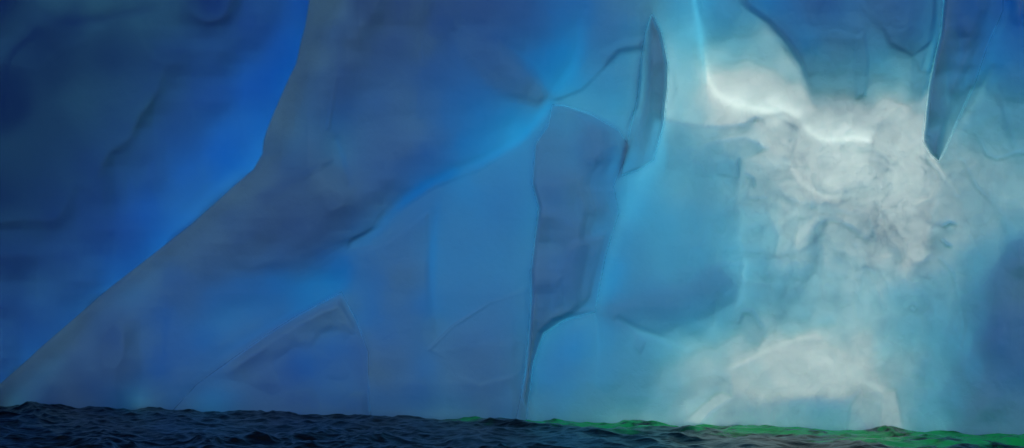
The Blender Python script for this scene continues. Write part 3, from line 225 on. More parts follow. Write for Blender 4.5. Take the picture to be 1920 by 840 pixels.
[[0,0,0,0,0,-4,-9,-9,-9,-9,-9,-9,-8,-8,-8,-9,-7,-7,-7,-7,-6,-6,-5,-5,-5,-3,-1,-6,-14,-5,-3,-3,-4,-4,-6,-4,-3,-2,-7,-8,-7,-12,-14,-15,-14,-15,-13,-11,-10,-8,-5,-4,-7,-10,-13,-13,-10,-5,-9,-23,-32,-24,-16,-13,-19,-20,-17,-17,-11,-12,-19,-21,-14,-3,-12,-22,-18,-3,0,-29,-50,-50],[0,0,0,0,-2,-6,-10,-9,-9,-9,-9,-9,-8,-8,-8,-9,-9,-7,-7,-7,-8,-7,-6,-6,-5,-3,-5,-8,-7,-3,5,1,-1,1,-6,-5,-3,-4,-6,-5,-8,-10,-13,-16,-16,-15,-14,-13,-11,-9,-7,-4,-5,-9,-12,-13,-10,-8,-8,-16,-23,-20,-16,-10,-10,-15,-15,-13,-10,-11,-16,-19,-9,-2,-13,-20,-19,-4,-1,-22,-38,-38],[0,0,0,0,-4,-11,-10,-10,-10,-10,-9,-9,-9,-8,-8,-10,-10,-10,-8,-10,-10,-9,-9,-12,-9,-10,-12,-10,-5,5,6,2,2,1,-8,-9,-3,-6,-6,-8,-9,-10,-14,-17,-20,-18,-15,-13,-14,-19,-13,-2,-3,-5,-9,-11,-11,-9,-7,-7,-9,-15,-19,-15,-11,-10,-12,-9,-8,-9,-15,-16,-12,-6,-13,-18,-13,-10,-6,-11,-17,-17],[0,0,0,-2,-7,-11,-11,-10,-10,-10,-10,-10,-10,-9,-10,-10,-10,-10,-10,-10,-10,-10,-13,-15,-11,-12,-12,-5,1,3,-2,-7,-1,0,-6,-11,-10,-8,-13,-17,-13,-13,-15,-18,-22,-20,-16,-14,-15,-18,-8,0,-1,-4,-6,-9,-9,-8,-4,-1,-1,-10,-23,-25,-16,-9,-10,-9,-8,-9,-13,-14,-11,-11,-15,-9,-8,-10,-14,-12,-11,-11],[0,0,0,-4,-11,-11,-11,-11,-10,-10,-10,-10,-10,-10,-10,-10,-10,-10,-10,-10,-10,-12,-10,-10,-8,-8,-9,-3,2,-2,-5,-8,-5,-6,-8,-13,-10,-10,-11,-13,-17,-16,-18,-23,-23,-21,-17,-14,-15,-13,-4,0,0,-3,-4,-4,-4,-4,-3,0,1,-4,-10,-22,-18,-4,-4,-7,-9,-11,-10,-7,-8,-11,-15,-10,-11,-14,-18,-15,-16,-16],[0,0,-2,-8,-11,-12,-12,-11,-11,-11,-10,-10,-10,-11,-10,-10,-10,-10,-10,-10,-10,-10,-9,-9,-11,-9,-9,-8,-4,-3,-6,-8,-8,-8,-11,-10,-12,-10,-10,-11,-16,-20,-22,-23,-22,-21,-16,-12,-11,-10,-4,0,0,0,-2,0,0,0,1,1,-1,-2,-3,-3,-3,-3,-3,-4,-9,-10,-3,-3,-5,-10,-14,-15,-16,-20,-23,-20,-20,-20],[0,-2,-8,-11,-11,-12,-12,-12,-12,-11,-11,-10,-10,-10,-10,-10,-10,-10,-10,-8,-7,-9,-8,-7,-11,-13,-8,-9,-4,-3,-4,-6,-9,-12,-14,-13,-13,-13,-9,-9,-13,-17,-19,-23,-23,-21,-15,-11,-9,-8,-4,0,0,0,0,1,2,4,5,5,4,2,1,0,0,0,0,0,-3,-3,-3,-2,-1,-6,-8,-17,-17,-20,-22,-22,-22,-22],[-4,-8,-11,-11,-11,-12,-12,-12,-12,-12,-12,-12,-11,-11,-11,-10,-10,-10,-8,-7,-9,-9,-6,-7,-11,-10,-8,-7,-5,-7,-8,-9,-9,-12,-13,-14,-15,-18,-17,-15,-14,-13,-16,-22,-24,-18,-15,-12,-11,-9,-3,0,0,2,3,5,6,6,7,8,7,6,5,3,3,2,2,1,-1,-1,0,0,1,1,-3,-8,-10,-11,-12,-17,-20,-20],[-11,-11,-11,-11,-12,-12,-12,-12,-12,-12,-12,-12,-11,-12,-12,-11,-11,-13,-11,-9,-6,-5,-5,-8,-13,-10,-7,-6,-9,-12,-12,-10,-9,-10,-12,-15,-15,-20,-19,-18,-17,-16,-15,-17,-15,-12,-11,-11,-14,-9,-1,0,0,3,4,5,6,6,7,7,7,7,7,6,5,5,3,5,4,6,7,6,2,0,0,0,0,0,-1,-8,-8,-8],[-11,-11,-11,-11,-12,-12,-12,-12,-12,-12,-12,-11,-12,-12,-12,-12,-12,-14,-12,-11,-5,-3,-4,-11,-17,-13,-13,-12,-12,-12,-14,-10,-10,-11,-13,-15,-15,-18,-19,-23,-26,-20,-16,-12,-7,-6,-6,-5,-6,-1,-1,-1,-1,2,4,5,5,5,6,5,6,5,5,8,5,5,6,7,6,6,8,8,3,0,0,1,1,0,0,0,0,0],[-11,-11,-11,-12,-12,-12,-12,-12,-12,-12,-11,-12,-12,-12,-12,-12,-15,-16,-14,-13,-12,-7,-7,-13,-18,-18,-15,-13,-12,-12,-13,-13,-13,-12,-14,-15,-15,-18,-19,-20,-20,-18,-11,-7,-7,-5,-4,-4,-2,-1,-1,-3,-2,2,4,4,4,7,6,5,5,3,6,7,6,5,5,8,8,8,8,7,4,0,1,2,1,1,0,0,0,0],[-11,-11,-11,-12,-12,-12,-12,-12,-12,-11,-12,-12,-12,-12,-12,-12,-16,-16,-19,-23,-21,-13,-13,-17,-19,-19,-17,-14,-12,-12,-13,-15,-13,-15,-15,-16,-18,-18,-18,-17,-16,-11,-6,-7,-9,-9,-8,-4,-3,-3,-3,-4,-2,2,4,4,5,5,4,4,4,5,5,7,7,6,7,8,8,8,9,9,7,3,4,6,2,1,0,0,0,0],[-11,-11,-12,-12,-12,-12,-12,-12,-11,-12,-13,-12,-12,-12,-12,-14,-14,-17,-25,-28,-23,-17,-17,-19,-19,-19,-16,-15,-13,-13,-14,-14,-8,-14,-15,-17,-17,-17,-16,-14,-10,-8,-6,-7,-10,-13,-10,-10,-16,-17,-8,-5,-2,0,2,2,3,3,4,4,4,5,5,6,7,8,7,6,7,6,10,11,8,5,4,4,4,1,0,2,2,2],[-11,-11,-12,-12,-12,-12,-11,-12,-13,-13,-13,-12,-12,-12,-15,-14,-14,-17,-24,-25,-20,-16,-14,-17,-17,-15,-16,-16,-18,-18,-16,-12,-8,-11,-14,-18,-19,-16,-11,-10,-9,-8,-7,-9,-10,-11,-10,-11,-19,-18,-10,-4,-1,0,1,1,1,2,3,5,5,5,5,6,8,8,8,7,6,6,8,10,9,7,6,6,5,4,3,2,3,3],[-11,-12,-12,-12,-12,-11,-14,-14,-13,-13,-13,-12,-13,-15,-14,-14,-14,-14,-16,-16,-12,-13,-15,-11,-11,-12,-16,-18,-19,-19,-11,-11,-11,-13,-15,-17,-18,-13,-10,-9,-11,-9,-10,-12,-10,-7,-8,-8,-13,-13,-7,-3,-1,1,1,0,-3,1,2,4,5,6,6,7,7,8,8,6,4,4,5,8,8,7,7,7,5,5,4,3,3,3],[-12,-12,-12,-12,-11,-13,-15,-14,-14,-13,-13,-13,-14,-15,-14,-14,-14,-15,-9,-9,-10,-13,-10,-7,-7,-9,-15,-16,-15,-8,-6,-7,-14,-16,-15,-15,-14,-13,-11,-11,-12,-9,-12,-13,-13,-6,-5,-4,-6,-9,-6,-3,-1,0,0,0,0,1,3,4,5,6,6,6,5,7,6,2,2,3,5,10,8,6,8,7,4,4,4,3,3,3],[-12,-12,-12,-11,-13,-14,-14,-13,-14,-15,-16,-15,-15,-17,-16,-11,-13,-17,-12,-9,-10,-12,-13,-10,-6,-8,-5,-3,-5,-2,-4,-10,-14,-15,-14,-13,-13,-13,-12,-12,-12,-12,-11,-13,-14,-10,-4,-1,-2,-9,-6,-3,-2,-2,-1,1,1,3,4,6,7,6,3,5,6,7,6,6,5,7,8,10,11,7,8,7,4,4,3,3,3,3],[-11,-11,-12,-13,-14,-14,-13,-13,-14,-17,-17,-18,-24,-26,-19,-12,-14,-16,-19,-13,-11,-7,-8,-9,-7,1,5,5,-1,-11,-16,-15,-12,-14,-13,-12,-10,-11,-12,-12,-12,-13,-9,-10,-13,-10,-5,-1,-1,-6,-6,-3,-3,-3,-3,-2,1,3,3,4,6,4,4,6,7,8,8,8,8,9,10,9,9,8,8,8,4,2,2,4,5,5],[-11,-11,-13,-13,-13,-13,-13,-14,-17,-18,-18,-23,-30,-27,-19,-15,-13,-14,-15,-10,-5,0,-3,-7,-5,0,8,4,-8,-15,-17,-13,-12,-12,-14,-11,-10,-10,-11,-11,-13,-11,-7,-8,-9,-9,-4,-2,-1,-5,-5,-3,-4,-4,-3,-3,-2,1,2,3,4,5,6,7,9,9,7,7,6,9,10,10,9,7,6,6,4,3,2,1,2,2],[-13,-13,-13,-13,-13,-13,-14,-16,-18,-18,-18,-20,-22,-17,-14,-12,-14,-9,-8,-4,3,4,0,-3,-3,-3,-5,-12,-13,-14,-14,-10,-13,-13,-14,-11,-10,-10,-11,-11,-10,-8,-6,-6,-9,-9,-6,-2,-2,-6,-6,-6,-5,-3,-3,-3,-4,-1,1,3,4,5,7,7,7,7,7,6,7,7,8,8,8,7,6,6,4,3,0,0,0,0],[-12,-12,-13,-13,-13,-14,-16,-17,-18,-18,-17,-17,-15,-12,-9,-12,-9,-6,0,2,1,0,-4,-4,-6,-12,-16,-18,-16,-14,-12,-10,-12,-16,-16,-11,-11,-12,-11,-11,-9,-8,-7,-11,-11,-12,-8,-6,-6,-8,-6,-6,-7,-5,-5,-4,-4,-3,1,2,4,6,5,6,4,4,6,6,9,7,7,7,8,7,6,3,2,1,0,0,0,0],[-11,-11,-12,-12,-12,-13,-16,-19,-19,-19,-16,-15,-15,-18,-14,-8,-7,-5,-3,-4,-7,-12,-14,-10,-12,-15,-18,-17,-14,-14,-11,-8,-11,-13,-14,-11,-11,-10,-11,-11,-10,-9,-9,-15,-14,-12,-8,-7,-10,-10,-5,-6,-9,-6,-5,-4,-3,-4,0,2,4,5,4,4,4,5,6,6,6,7,7,9,8,6,4,3,0,0,0,0,4,4],[-11,-11,-11,-10,-12,-13,-14,-16,-22,-21,-19,-16,-15,-19,-16,-12,-8,-11,-13,-19,-19,-23,-22,-19,-18,-17,-17,-13,-12,-12,-10,-7,-9,-13,-13,-11,-9,-10,-10,-11,-11,-9,-11,-13,-15,-11,-8,-8,-12,-7,-5,-6,-6,-3,-3,-3,-3,-5,-2,1,2,3,3,2,4,6,7,7,5,4,5,8,6,5,4,2,0,0,0,4,11,11],[-10,-11,-10,-10,-10,-12,-11,-14,-18,-21,-19,-19,-16,-12,-11,-11,-15,-16,-18,-18,-18,-19,-17,-19,-19,-16,-12,-9,-12,-15,-10,-7,-10,-17,-15,-12,-10,-10,-10,-9,-9,-9,-10,-11,-13,-11,-7,-7,-7,-7,-5,-5,-5,-4,-4,-3,-3,-10,-4,0,1,1,1,3,6,8,9,6,5,4,4,6,4,3,2,0,0,0,0,6,10,10],[-10,-10,-12,-9,-9,-8,-8,-11,-14,-19,-19,-18,-15,-12,-10,-10,-13,-15,-15,-15,-14,-14,-14,-14,-15,-11,-8,-8,-11,-19,-12,-10,-13,-20,-18,-12,-11,-10,-9,-11,-11,-9,-10,-12,-10,-7,-5,-5,-6,-7,-8,-9,-9,-9,-11,-9,-8,-7,-1,1,1,1,2,3,5,7,8,6,4,4,4,5,2,1,1,0,0,-4,-7,-4,4,4],[-10,-10,-11,-8,-6,-8,-7,-9,-17,-20,-18,-13,-13,-14,-10,-11,-13,-14,-14,-13,-13,-14,-11,-12,-10,-2,-2,-3,-11,-15,-14,-12,-12,-14,-11,-10,-10,-9,-10,-12,-15,-14,-10,-3,0,-4,-5,-6,-7,-9,-12,-9,-12,-13,-13,-9,-7,-4,0,1,2,2,3,3,4,5,6,6,4,4,4,4,2,0,0,0,-2,-10,-18,-8,-3,-3],[-9,-10,-9,-10,-8,-7,-6,-7,-16,-17,-5,-1,-9,-11,-11,-12,-18,-17,-14,-13,-11,-10,-7,-7,-2,-1,-4,-6,-8,-12,-15,-12,-12,-10,-8,-9,-11,-12,-13,-14,-14,-12,-5,0,-4,-7,-10,-8,-8,-8,-9,-11,-11,-11,-10,-7,-4,-1,1,2,2,3,3,4,4,5,6,6,4,3,3,2,1,0,0,0,-8,-17,-21,-10,-7,-7],[-6,-7,-8,-11,-14,-8,-7,-7,-9,-10,-2,-3,-11,-10,-12,-15,-19,-16,-14,-15,-9,-6,-5,-7,-6,-9,-15,-14,-10,-12,-14,-14,-14,-12,-8,-9,-9,-12,-13,-12,-13,-10,-6,-6,-10,-15,-11,-8,-7,-6,-5,-7,-8,-6,-4,0,1,1,3,3,3,5,6,6,6,6,5,5,4,2,2,2,1,0,0,0,-8,-14,-20,-16,-9,-9],[-5,-5,-11,-13,-15,-17,-16,-9,-7,1,1,-4,-12,-11,-10,-12,-14,-12,-9,-6,-5,-5,-7,-11,-12,-13,-15,-11,-9,-9,-10,-10,-14,-17,-12,-10,-9,-10,-12,-15,-12,-7,-8,-10,-14,-14,-8,-7,-5,-5,-3,-4,-4,-4,1,3,4,4,6,7,6,6,6,7,8,7,6,4,4,2,3,3,2,0,0,0,-8,-13,-14,-15,-14,-14],[-9,-6,-10,-14,-15,-16,-17,-10,-6,2,3,-8,-17,-14,-11,-10,-10,-9,-3,5,0,-6,-11,-14,-16,-14,-11,-9,-7,-2,-4,-8,-14,-23,-18,-11,-10,-10,-12,-14,-14,-11,-10,-15,-14,-11,-8,-6,-6,-3,-2,-1,0,1,4,5,6,6,6,7,8,7,6,7,8,8,6,5,4,5,5,3,2,0,0,0,-7,-10,-15,-17,-18,-18],[-9,-7,-9,-13,-11,-8,-6,-9,-6,-5,-6,-11,-13,-15,-12,-10,-10,-10,-5,-1,-4,-7,-11,-13,-13,-13,-12,-11,-9,-8,-3,-7,-13,-21,-18,-12,-12,-12,-11,-15,-16,-12,-12,-16,-17,-11,-6,-5,-4,0,0,0,1,2,5,6,7,6,6,6,6,6,7,7,7,8,8,7,6,5,5,4,2,0,0,0,0,-9,-12,-13,-16,-16],[-9,-9,-8,-13,-11,-5,-1,-5,-12,-15,-17,-16,-11,-13,-14,-11,-20,-23,-19,-11,-5,-4,-6,-9,-11,-12,-16,-16,-12,-14,-14,-13,-12,-15,-13,-13,-13,-12,-9,-16,-18,-14,-11,-15,-18,-10,-4,-2,0,0,0,0,1,3,4,4,7,7,7,6,6,7,6,6,6,6,7,7,6,5,5,3,1,0,0,0,0,0,-7,-7,-6,-6],[-9,-9,-8,-13,-10,-5,-1,-4,-15,-19,-22,-15,-13,-15,-13,-13,-24,-27,-21,-13,-7,-4,-4,-5,-5,-6,-8,-13,-15,-15,-16,-11,-8,-9,-8,-8,-13,-11,-11,-19,-24,-18,-11,-12,-14,-6,0,0,0,0,0,0,1,4,5,6,6,7,7,8,7,7,6,5,5,5,4,6,6,6,6,5,1,0,0,0,0,0,0,0,0,0],[-10,-9,-9,-8,-9,-7,-4,-7,-9,-14,-16,-10,-15,-15,-13,-14,-24,-27,-21,-13,-6,-4,-3,-5,-3,-2,-7,-8,-12,-14,-15,-11,-7,-9,-7,-8,-10,-12,-14,-22,-25,-20,-14,-12,-11,-2,0,0,0,0,0,0,1,5,7,5,6,7,6,6,6,6,5,5,5,5,4,5,9,9,7,6,0,0,0,0,0,0,0,0,0,0],[-9,-10,-10,-10,-9,-9,-8,-7,-6,-8,-9,-10,-12,-14,-14,-14,-20,-21,-20,-12,-7,-5,-7,-7,-8,-7,-8,-8,-11,-11,-11,-12,-13,-10,-8,-9,-11,-11,-15,-18,-19,-17,-14,-11,-9,-4,0,0,0,0,0,0,2,5,7,5,6,7,5,5,5,5,5,5,5,5,4,5,9,9,7,6,1,0,0,0,0,0,0,0,0,0],[-9,-10,-10,-10,-9,-9,-8,-7,-6,-8,-11,-11,-11,-11,-14,-13,-14,-13,-12,-10,-8,-7,-9,-9,-9,-9,-9,-10,-10,-12,-11,-13,-13,-11,-12,-11,-11,-14,-15,-14,-15,-14,-13,-11,-9,-6,-1,0,0,0,0,0,2,5,7,5,6,7,6,5,5,6,5,5,5,5,4,5,9,9,7,6,1,0,0,0,0,0,0,0,0,0]],
[[32,17,5,-5,-2,-4,-2,5,9,12,8,2,2,2,15,46,85,77,37,18,29,29,13,-1,-6,-9,-5,-3,6,11,11,10,14,20,19,20,19,19,20,10,0,0,0,0,0,0,0,0,0,0,0,0,0,0,0,0,0,0,0,0,0,0,0,0,0,0,0,0,0,0,0,0,0,0,0,0,0,0,0,0,0,0],[20,11,3,-3,-2,-3,-4,5,9,13,13,7,2,2,8,30,59,56,30,21,35,27,8,-1,-10,-12,-8,-2,4,11,10,9,13,20,19,20,19,19,20,9,0,0,0,0,0,0,0,0,0,0,0,0,0,0,0,0,0,0,0,0,0,0,0,0,0,0,0,0,0,0,0,0,0,0,0,0,0,0,0,0,0,0],[8,6,2,7,7,2,1,9,11,20,23,13,4,-1,-3,5,21,20,16,25,31,22,5,-6,-18,-24,-15,-7,2,11,10,7,14,19,19,19,18,18,18,9,0,0,0,0,0,0,0,0,0,0,0,0,0,0,0,0,0,0,0,0,0,0,0,0,0,0,0,0,0,0,0,0,0,0,0,0,0,0,0,0,0,0],[0,1,7,8,9,9,9,18,30,32,31,21,11,8,7,3,7,15,15,15,15,11,10,-2,-29,-42,-20,-6,0,9,8,7,14,18,18,18,18,17,17,9,0,0,0,0,0,0,0,0,0,0,0,0,0,0,0,0,0,0,0,0,0,0,0,0,0,0,0,0,0,0,0,0,0,0,0,0,0,0,0,0,0,0],[5,7,7,9,11,18,23,37,50,60,52,35,22,27,23,19,20,22,7,-10,-10,4,15,3,-34,-36,-14,-3,3,8,7,9,14,18,18,17,18,17,17,8,0,0,0,0,0,0,0,0,0,0,0,0,0,0,0,0,0,0,0,0,0,0,0,0,0,0,0,0,0,0,0,0,0,0,0,0,0,0,0,0,0,0],[18,15,12,13,18,21,35,55,79,98,86,58,37,34,24,13,14,13,-7,-20,-11,9,12,0,-24,-19,-6,1,9,7,6,12,18,17,18,17,17,16,16,8,0,0,0,0,0,0,0,0,0,0,0,0,0,0,0,0,0,0,0,0,0,0,0,0,0,0,0,0,0,0,0,0,0,0,0,0,0,0,0,0,0,0],[39,36,21,19,21,34,43,73,109,138,132,89,48,27,11,3,5,7,-4,-12,3,16,5,-19,-28,-13,-7,0,9,7,6,10,17,17,17,16,17,16,12,4,0,0,0,0,0,0,0,0,0,0,0,0,0,0,0,0,0,0,0,0,0,0,0,0,0,0,0,0,0,0,0,0,0,0,0,0,0,0,0,0,0,0],[57,55,38,36,36,40,59,97,139,160,158,102,48,21,9,8,15,21,12,4,13,16,0,-33,-33,-10,-5,-1,8,7,5,9,17,16,17,16,16,15,8,0,0,0,0,0,0,0,0,0,0,0,0,0,0,0,0,0,0,0,0,0,0,0,0,0,0,0,0,0,0,0,0,0,0,0,0,0,0,0,0,0,0,0],[61,58,56,46,51,57,78,116,155,160,147,78,24,17,16,16,21,23,11,3,9,12,4,-17,-17,-3,0,3,7,5,8,13,17,17,16,15,16,15,8,0,0,0,0,0,0,0,0,0,0,0,0,0,0,0,0,0,0,0,0,0,0,0,0,0,0,0,0,0,0,0,0,0,0,0,0,0,0,0,0,0,0,0],[59,58,59,61,65,73,83,115,150,149,103,35,1,4,16,19,10,2,0,5,6,7,-2,-5,-2,-1,1,6,5,6,10,17,16,16,16,15,15,15,7,0,0,0,0,0,0,0,0,0,0,0,0,0,0,0,0,0,0,0,0,0,0,0,0,0,0,0,0,0,0,0,0,0,0,0,0,0,0,0,0,0,0,0],[57,58,63,76,76,74,81,100,113,99,59,15,-5,2,14,19,8,-4,2,13,11,0,-6,-3,2,1,4,8,6,4,10,16,16,16,15,15,15,10,2,0,0,0,0,0,0,0,0,0,0,0,0,0,0,0,0,0,0,0,0,0,0,0,0,0,0,0,0,0,0,0,0,0,0,0,0,0,0,0,0,0,0,0],[60,64,78,81,78,70,69,75,76,55,35,18,5,2,14,18,12,6,16,24,12,-12,-18,-7,4,4,8,6,5,8,12,16,15,16,15,15,14,7,0,0,0,0,0,0,0,0,0,0,0,0,0,0,0,0,0,0,0,0,0,0,0,0,0,0,0,0,0,0,0,0,0,0,0,0,0,0,0,0,0,0,0,0],[76,79,83,93,76,58,52,54,46,23,14,17,13,3,7,11,8,12,25,28,13,-17,-20,-3,-1,3,7,7,5,10,15,15,15,15,14,15,10,2,0,0,0,0,0,0,0,0,0,0,0,0,0,0,0,0,0,0,0,0,0,0,0,0,0,0,0,0,0,0,0,0,0,0,0,0,0,0,0,0,0,0,0,0],[80,81,92,94,74,51,43,43,31,5,-2,11,17,10,3,7,12,23,26,17,3,-16,-10,3,2,2,4,5,8,14,15,15,14,14,14,15,7,0,0,0,0,0,0,0,0,0,0,0,0,0,0,0,0,0,0,0,0,0,0,0,0,0,0,0,0,0,0,0,0,0,0,0,0,0,0,0,0,0,0,0,0,0],[75,80,86,89,69,43,35,41,28,4,-6,9,24,16,9,16,24,26,9,-23,-38,-23,-5,0,4,6,5,4,9,14,15,14,15,14,13,14,7,0,0,0,0,0,0,0,0,0,0,0,0,0,0,0,0,0,0,0,0,0,0,0,0,0,0,0,0,0,0,0,0,0,0,0,0,0,0,0,0,0,0,0,0,0],[66,75,77,76,57,38,27,35,28,7,-5,5,18,17,16,23,24,20,-21,-76,-84,-36,-1,-1,6,5,3,6,12,13,14,13,14,13,15,9,2,0,0,0,0,0,0,0,0,0,0,0,0,0,0,0,0,0,0,0,0,0,0,0,0,0,0,0,0,0,0,0,0,0,0,0,0,0,0,0,0,0,0,0,0,0],[56,55,55,59,48,34,26,29,26,9,-1,5,17,18,17,16,13,6,-27,-58,-48,-23,-2,6,8,8,7,8,14,13,13,12,13,12,14,6,0,0,0,0,0,0,0,0,0,0,0,0,0,0,0,0,0,0,0,0,0,0,0,0,0,0,0,0,0,0,0,0,0,0,0,0,0,0,0,0,0,0,0,0,0,0],[29,27,27,31,33,25,17,28,29,18,16,17,24,23,17,10,1,-1,-10,-5,0,-1,7,11,10,9,11,11,14,13,13,12,12,12,9,3,0,0,0,0,0,0,0,0,0,0,0,0,0,0,0,0,0,0,0,0,0,0,0,0,0,0,0,0,0,0,0,0,0,0,0,0,0,0,0,0,0,0,0,0,0,0],[11,10,9,10,14,14,12,21,27,27,30,27,22,16,7,-5,-8,-3,2,1,2,9,11,11,9,13,17,15,14,14,13,13,12,13,7,0,0,0,0,0,0,0,0,0,0,0,0,0,0,0,0,0,0,0,0,0,0,0,0,0,0,0,0,0,0,0,0,0,0,0,0,0,0,0,0,0,0,0,0,0,0,0],[21,15,8,2,7,11,9,7,7,12,24,25,7,-9,-15,-15,-7,2,4,3,10,12,11,11,14,16,15,14,14,13,13,13,12,8,3,0,0,0,0,0,0,0,0,0,0,0,0,0,0,0,0,0,0,0,0,0,0,0,0,0,0,0,0,0,0,0,0,0,0,0,0,0,0,0,0,0,0,0,0,0,0,0],[33,27,12,1,8,19,18,4,-5,-3,11,11,-14,-40,-37,-18,0,6,5,9,12,10,10,13,19,17,15,14,13,12,12,12,8,2,0,0,0,0,0,0,0,0,0,0,0,0,0,0,0,0,0,0,0,0,0,0,0,0,0,0,0,0,0,0,0,0,0,0,0,0,0,0,0,0,0,0,0,0,0,0,0,0],[20,14,-7,-20,-1,24,30,25,8,-11,-10,0,-14,-31,-23,-5,5,5,9,11,12,10,9,16,19,17,16,15,13,13,12,11,6,0,0,0,0,0,0,0,0,0,0,0,0,0,0,0,0,0,0,0,0,0,0,0,0,0,0,0,0,0,0,0,0,0,0,0,0,0,0,0,0,0,0,0,0,0,0,0,0,0],[12,-1,-21,-31,-10,26,39,31,2,-26,-34,-21,-12,-8,-1,2,5,8,9,10,11,9,12,16,18,17,16,14,13,13,13,9,2,0,0,0,0,0,0,0,0,0,0,0,0,0,0,0,0,0,0,0,0,0,0,0,0,0,0,0,0,0,0,0,0,0,0,0,0,0,0,0,0,0,0,0,0,0,0,0,0,0],[19,7,-12,-22,0,19,20,-2,-32,-61,-63,-33,-11,-7,-1,7,8,8,8,10,12,14,16,18,18,17,16,14,14,11,8,2,0,0,0,0,0,0,0,0,0,0,0,0,0,0,0,0,0,0,0,0,0,0,0,0,0,0,0,0,0,0,0,0,0,0,0,0,0,0,0,0,0,0,0,0,0,0,0,0,0,0],[25,14,2,0,3,0,-10,-41,-73,-84,-60,-24,-13,-9,2,7,6,7,7,10,16,20,19,18,18,17,16,14,13,12,6,0,0,0,0,0,0,0,0,0,0,0,0,0,0,0,0,0,0,0,0,0,0,0,0,0,0,0,0,0,0,0,0,0,0,0,0,0,0,0,0,0,0,0,0,0,0,0,0,0,0,0],[15,10,1,0,1,-13,-27,-52,-62,-52,-32,-17,-12,0,4,5,4,5,8,15,20,20,17,17,16,15,15,14,13,8,2,0,0,0,0,0,0,0,0,0,0,0,0,0,0,0,0,0,0,0,0,0,0,0,0,0,0,0,0,0,0,0,0,0,0,0,0,0,0,0,0,0,0,0,0,0,0,0,0,0,0,0],[21,12,-8,-15,-16,-19,-30,-32,-24,-15,-14,-10,-3,4,3,4,3,7,16,20,20,17,16,16,16,15,14,13,8,2,0,0,0,0,0,0,0,0,0,0,0,0,0,0,0,0,0,0,0,0,0,0,0,0,0,0,0,0,0,0,0,0,0,0,0,0,0,0,0,0,0,0,0,0,0,0,0,0,0,0,0,0],[35,15,-19,-38,-35,-28,-24,-17,-16,-13,-4,2,2,2,1,3,4,17,19,18,17,17,16,16,16,15,14,8,2,0,0,0,0,0,0,0,0,0,0,0,0,0,0,0,0,0,0,0,0,0,0,0,0,0,0,0,0,0,0,0,0,0,0,0,0,0,0,0,0,0,0,0,0,0,0,0,0,0,0,0,0,0],[27,9,-31,-58,-57,-35,-19,-17,-14,-4,4,-1,-1,0,4,8,13,17,16,16,16,17,17,16,16,14,8,2,0,0,0,0,0,0,0,0,0,0,0,0,0,0,0,0,0,0,0,0,0,0,0,0,0,0,0,0,0,0,0,0,0,0,0,0,0,0,0,0,0,0,0,0,0,0,0,0,0,0,0,0,0,0],[-15,-29,-50,-65,-53,-27,-18,-14,-5,2,0,0,-1,2,13,17,16,16,16,16,16,16,16,15,15,9,2,0,0,0,0,0,0,0,0,0,0,0,0,0,0,0,0,0,0,0,0,0,0,0,0,0,0,0,0,0,0,0,0,0,0,0,0,0,0,0,0,0,0,0,0,0,0,0,0,0,0,0,0,0,0,0],[-75,-76,-75,-57,-33,-22,-19,-6,0,-1,-2,-4,3,12,16,16,16,16,16,16,16,16,16,14,9,2,0,0,0,0,0,0,0,0,0,0,0,0,0,0,0,0,0,0,0,0,0,0,0,0,0,0,0,0,0,0,0,0,0,0,0,0,0,0,0,0,0,0,0,0,0,0,0,0,0,0,0,0,0,0,0,0],[-98,-81,-54,-38,-25,-21,-8,-3,-5,-3,-3,1,11,15,15,15,15,15,15,15,15,15,15,8,2,0,0,0,0,0,0,0,0,0,0,0,0,0,0,0,0,0,0,0,0,0,0,0,0,0,0,0,0,0,0,0,0,0,0,0,0,0,0,0,0,0,0,0,0,0,0,0,0,0,0,0,0,0,0,0,0,0],[-63,-45,-28,-20,-14,-8,-2,-6,-6,1,5,9,14,14,14,14,14,14,15,15,15,15,6,1,0,0,0,0,0,0,0,0,0,0,0,0,0,0,0,0,0,0,0,0,0,0,0,0,0,0,0,0,0,0,0,0,0,0,0,0,0,0,0,0,0,0,0,0,0,0,0,0,0,0,0,0,0,0,0,0,0,0],[-35,-25,-15,-10,-5,-5,-6,-6,-2,7,12,11,11,12,12,13,13,13,13,13,13,7,1,0,0,0,0,0,0,0,0,0,0,0,0,0,0,0,0,0,0,0,0,0,0,0,0,0,0,0,0,0,0,0,0,0,0,0,0,0,0,0,0,0,0,0,0,0,0,0,0,0,0,0,0,0,0,0,0,0,0,0],[-20,-10,-3,-4,-5,-7,-8,-2,7,12,12,11,11,11,12,12,12,12,12,9,4,1,0,0,0,0,0,0,0,0,0,0,0,0,0,0,0,0,0,0,0,0,0,0,0,0,0,0,0,0,0,0,0,0,0,0,0,0,0,0,0,0,0,0,0,0,0,0,0,0,0,0,0,0,0,0,0,0,0,0,0,0],[1,1,-3,-5,-7,-8,-8,2,12,11,10,11,11,11,11,12,12,12,12,5,0,0,0,0,0,0,0,0,0,0,0,0,0,0,0,0,0,0,0,0,0,0,0,0,0,0,0,0,0,0,0,0,0,0,0,0,0,0,0,0,0,0,0,0,0,0,0,0,0,0,0,0,0,0,0,0,0,0,0,0,0,0]],
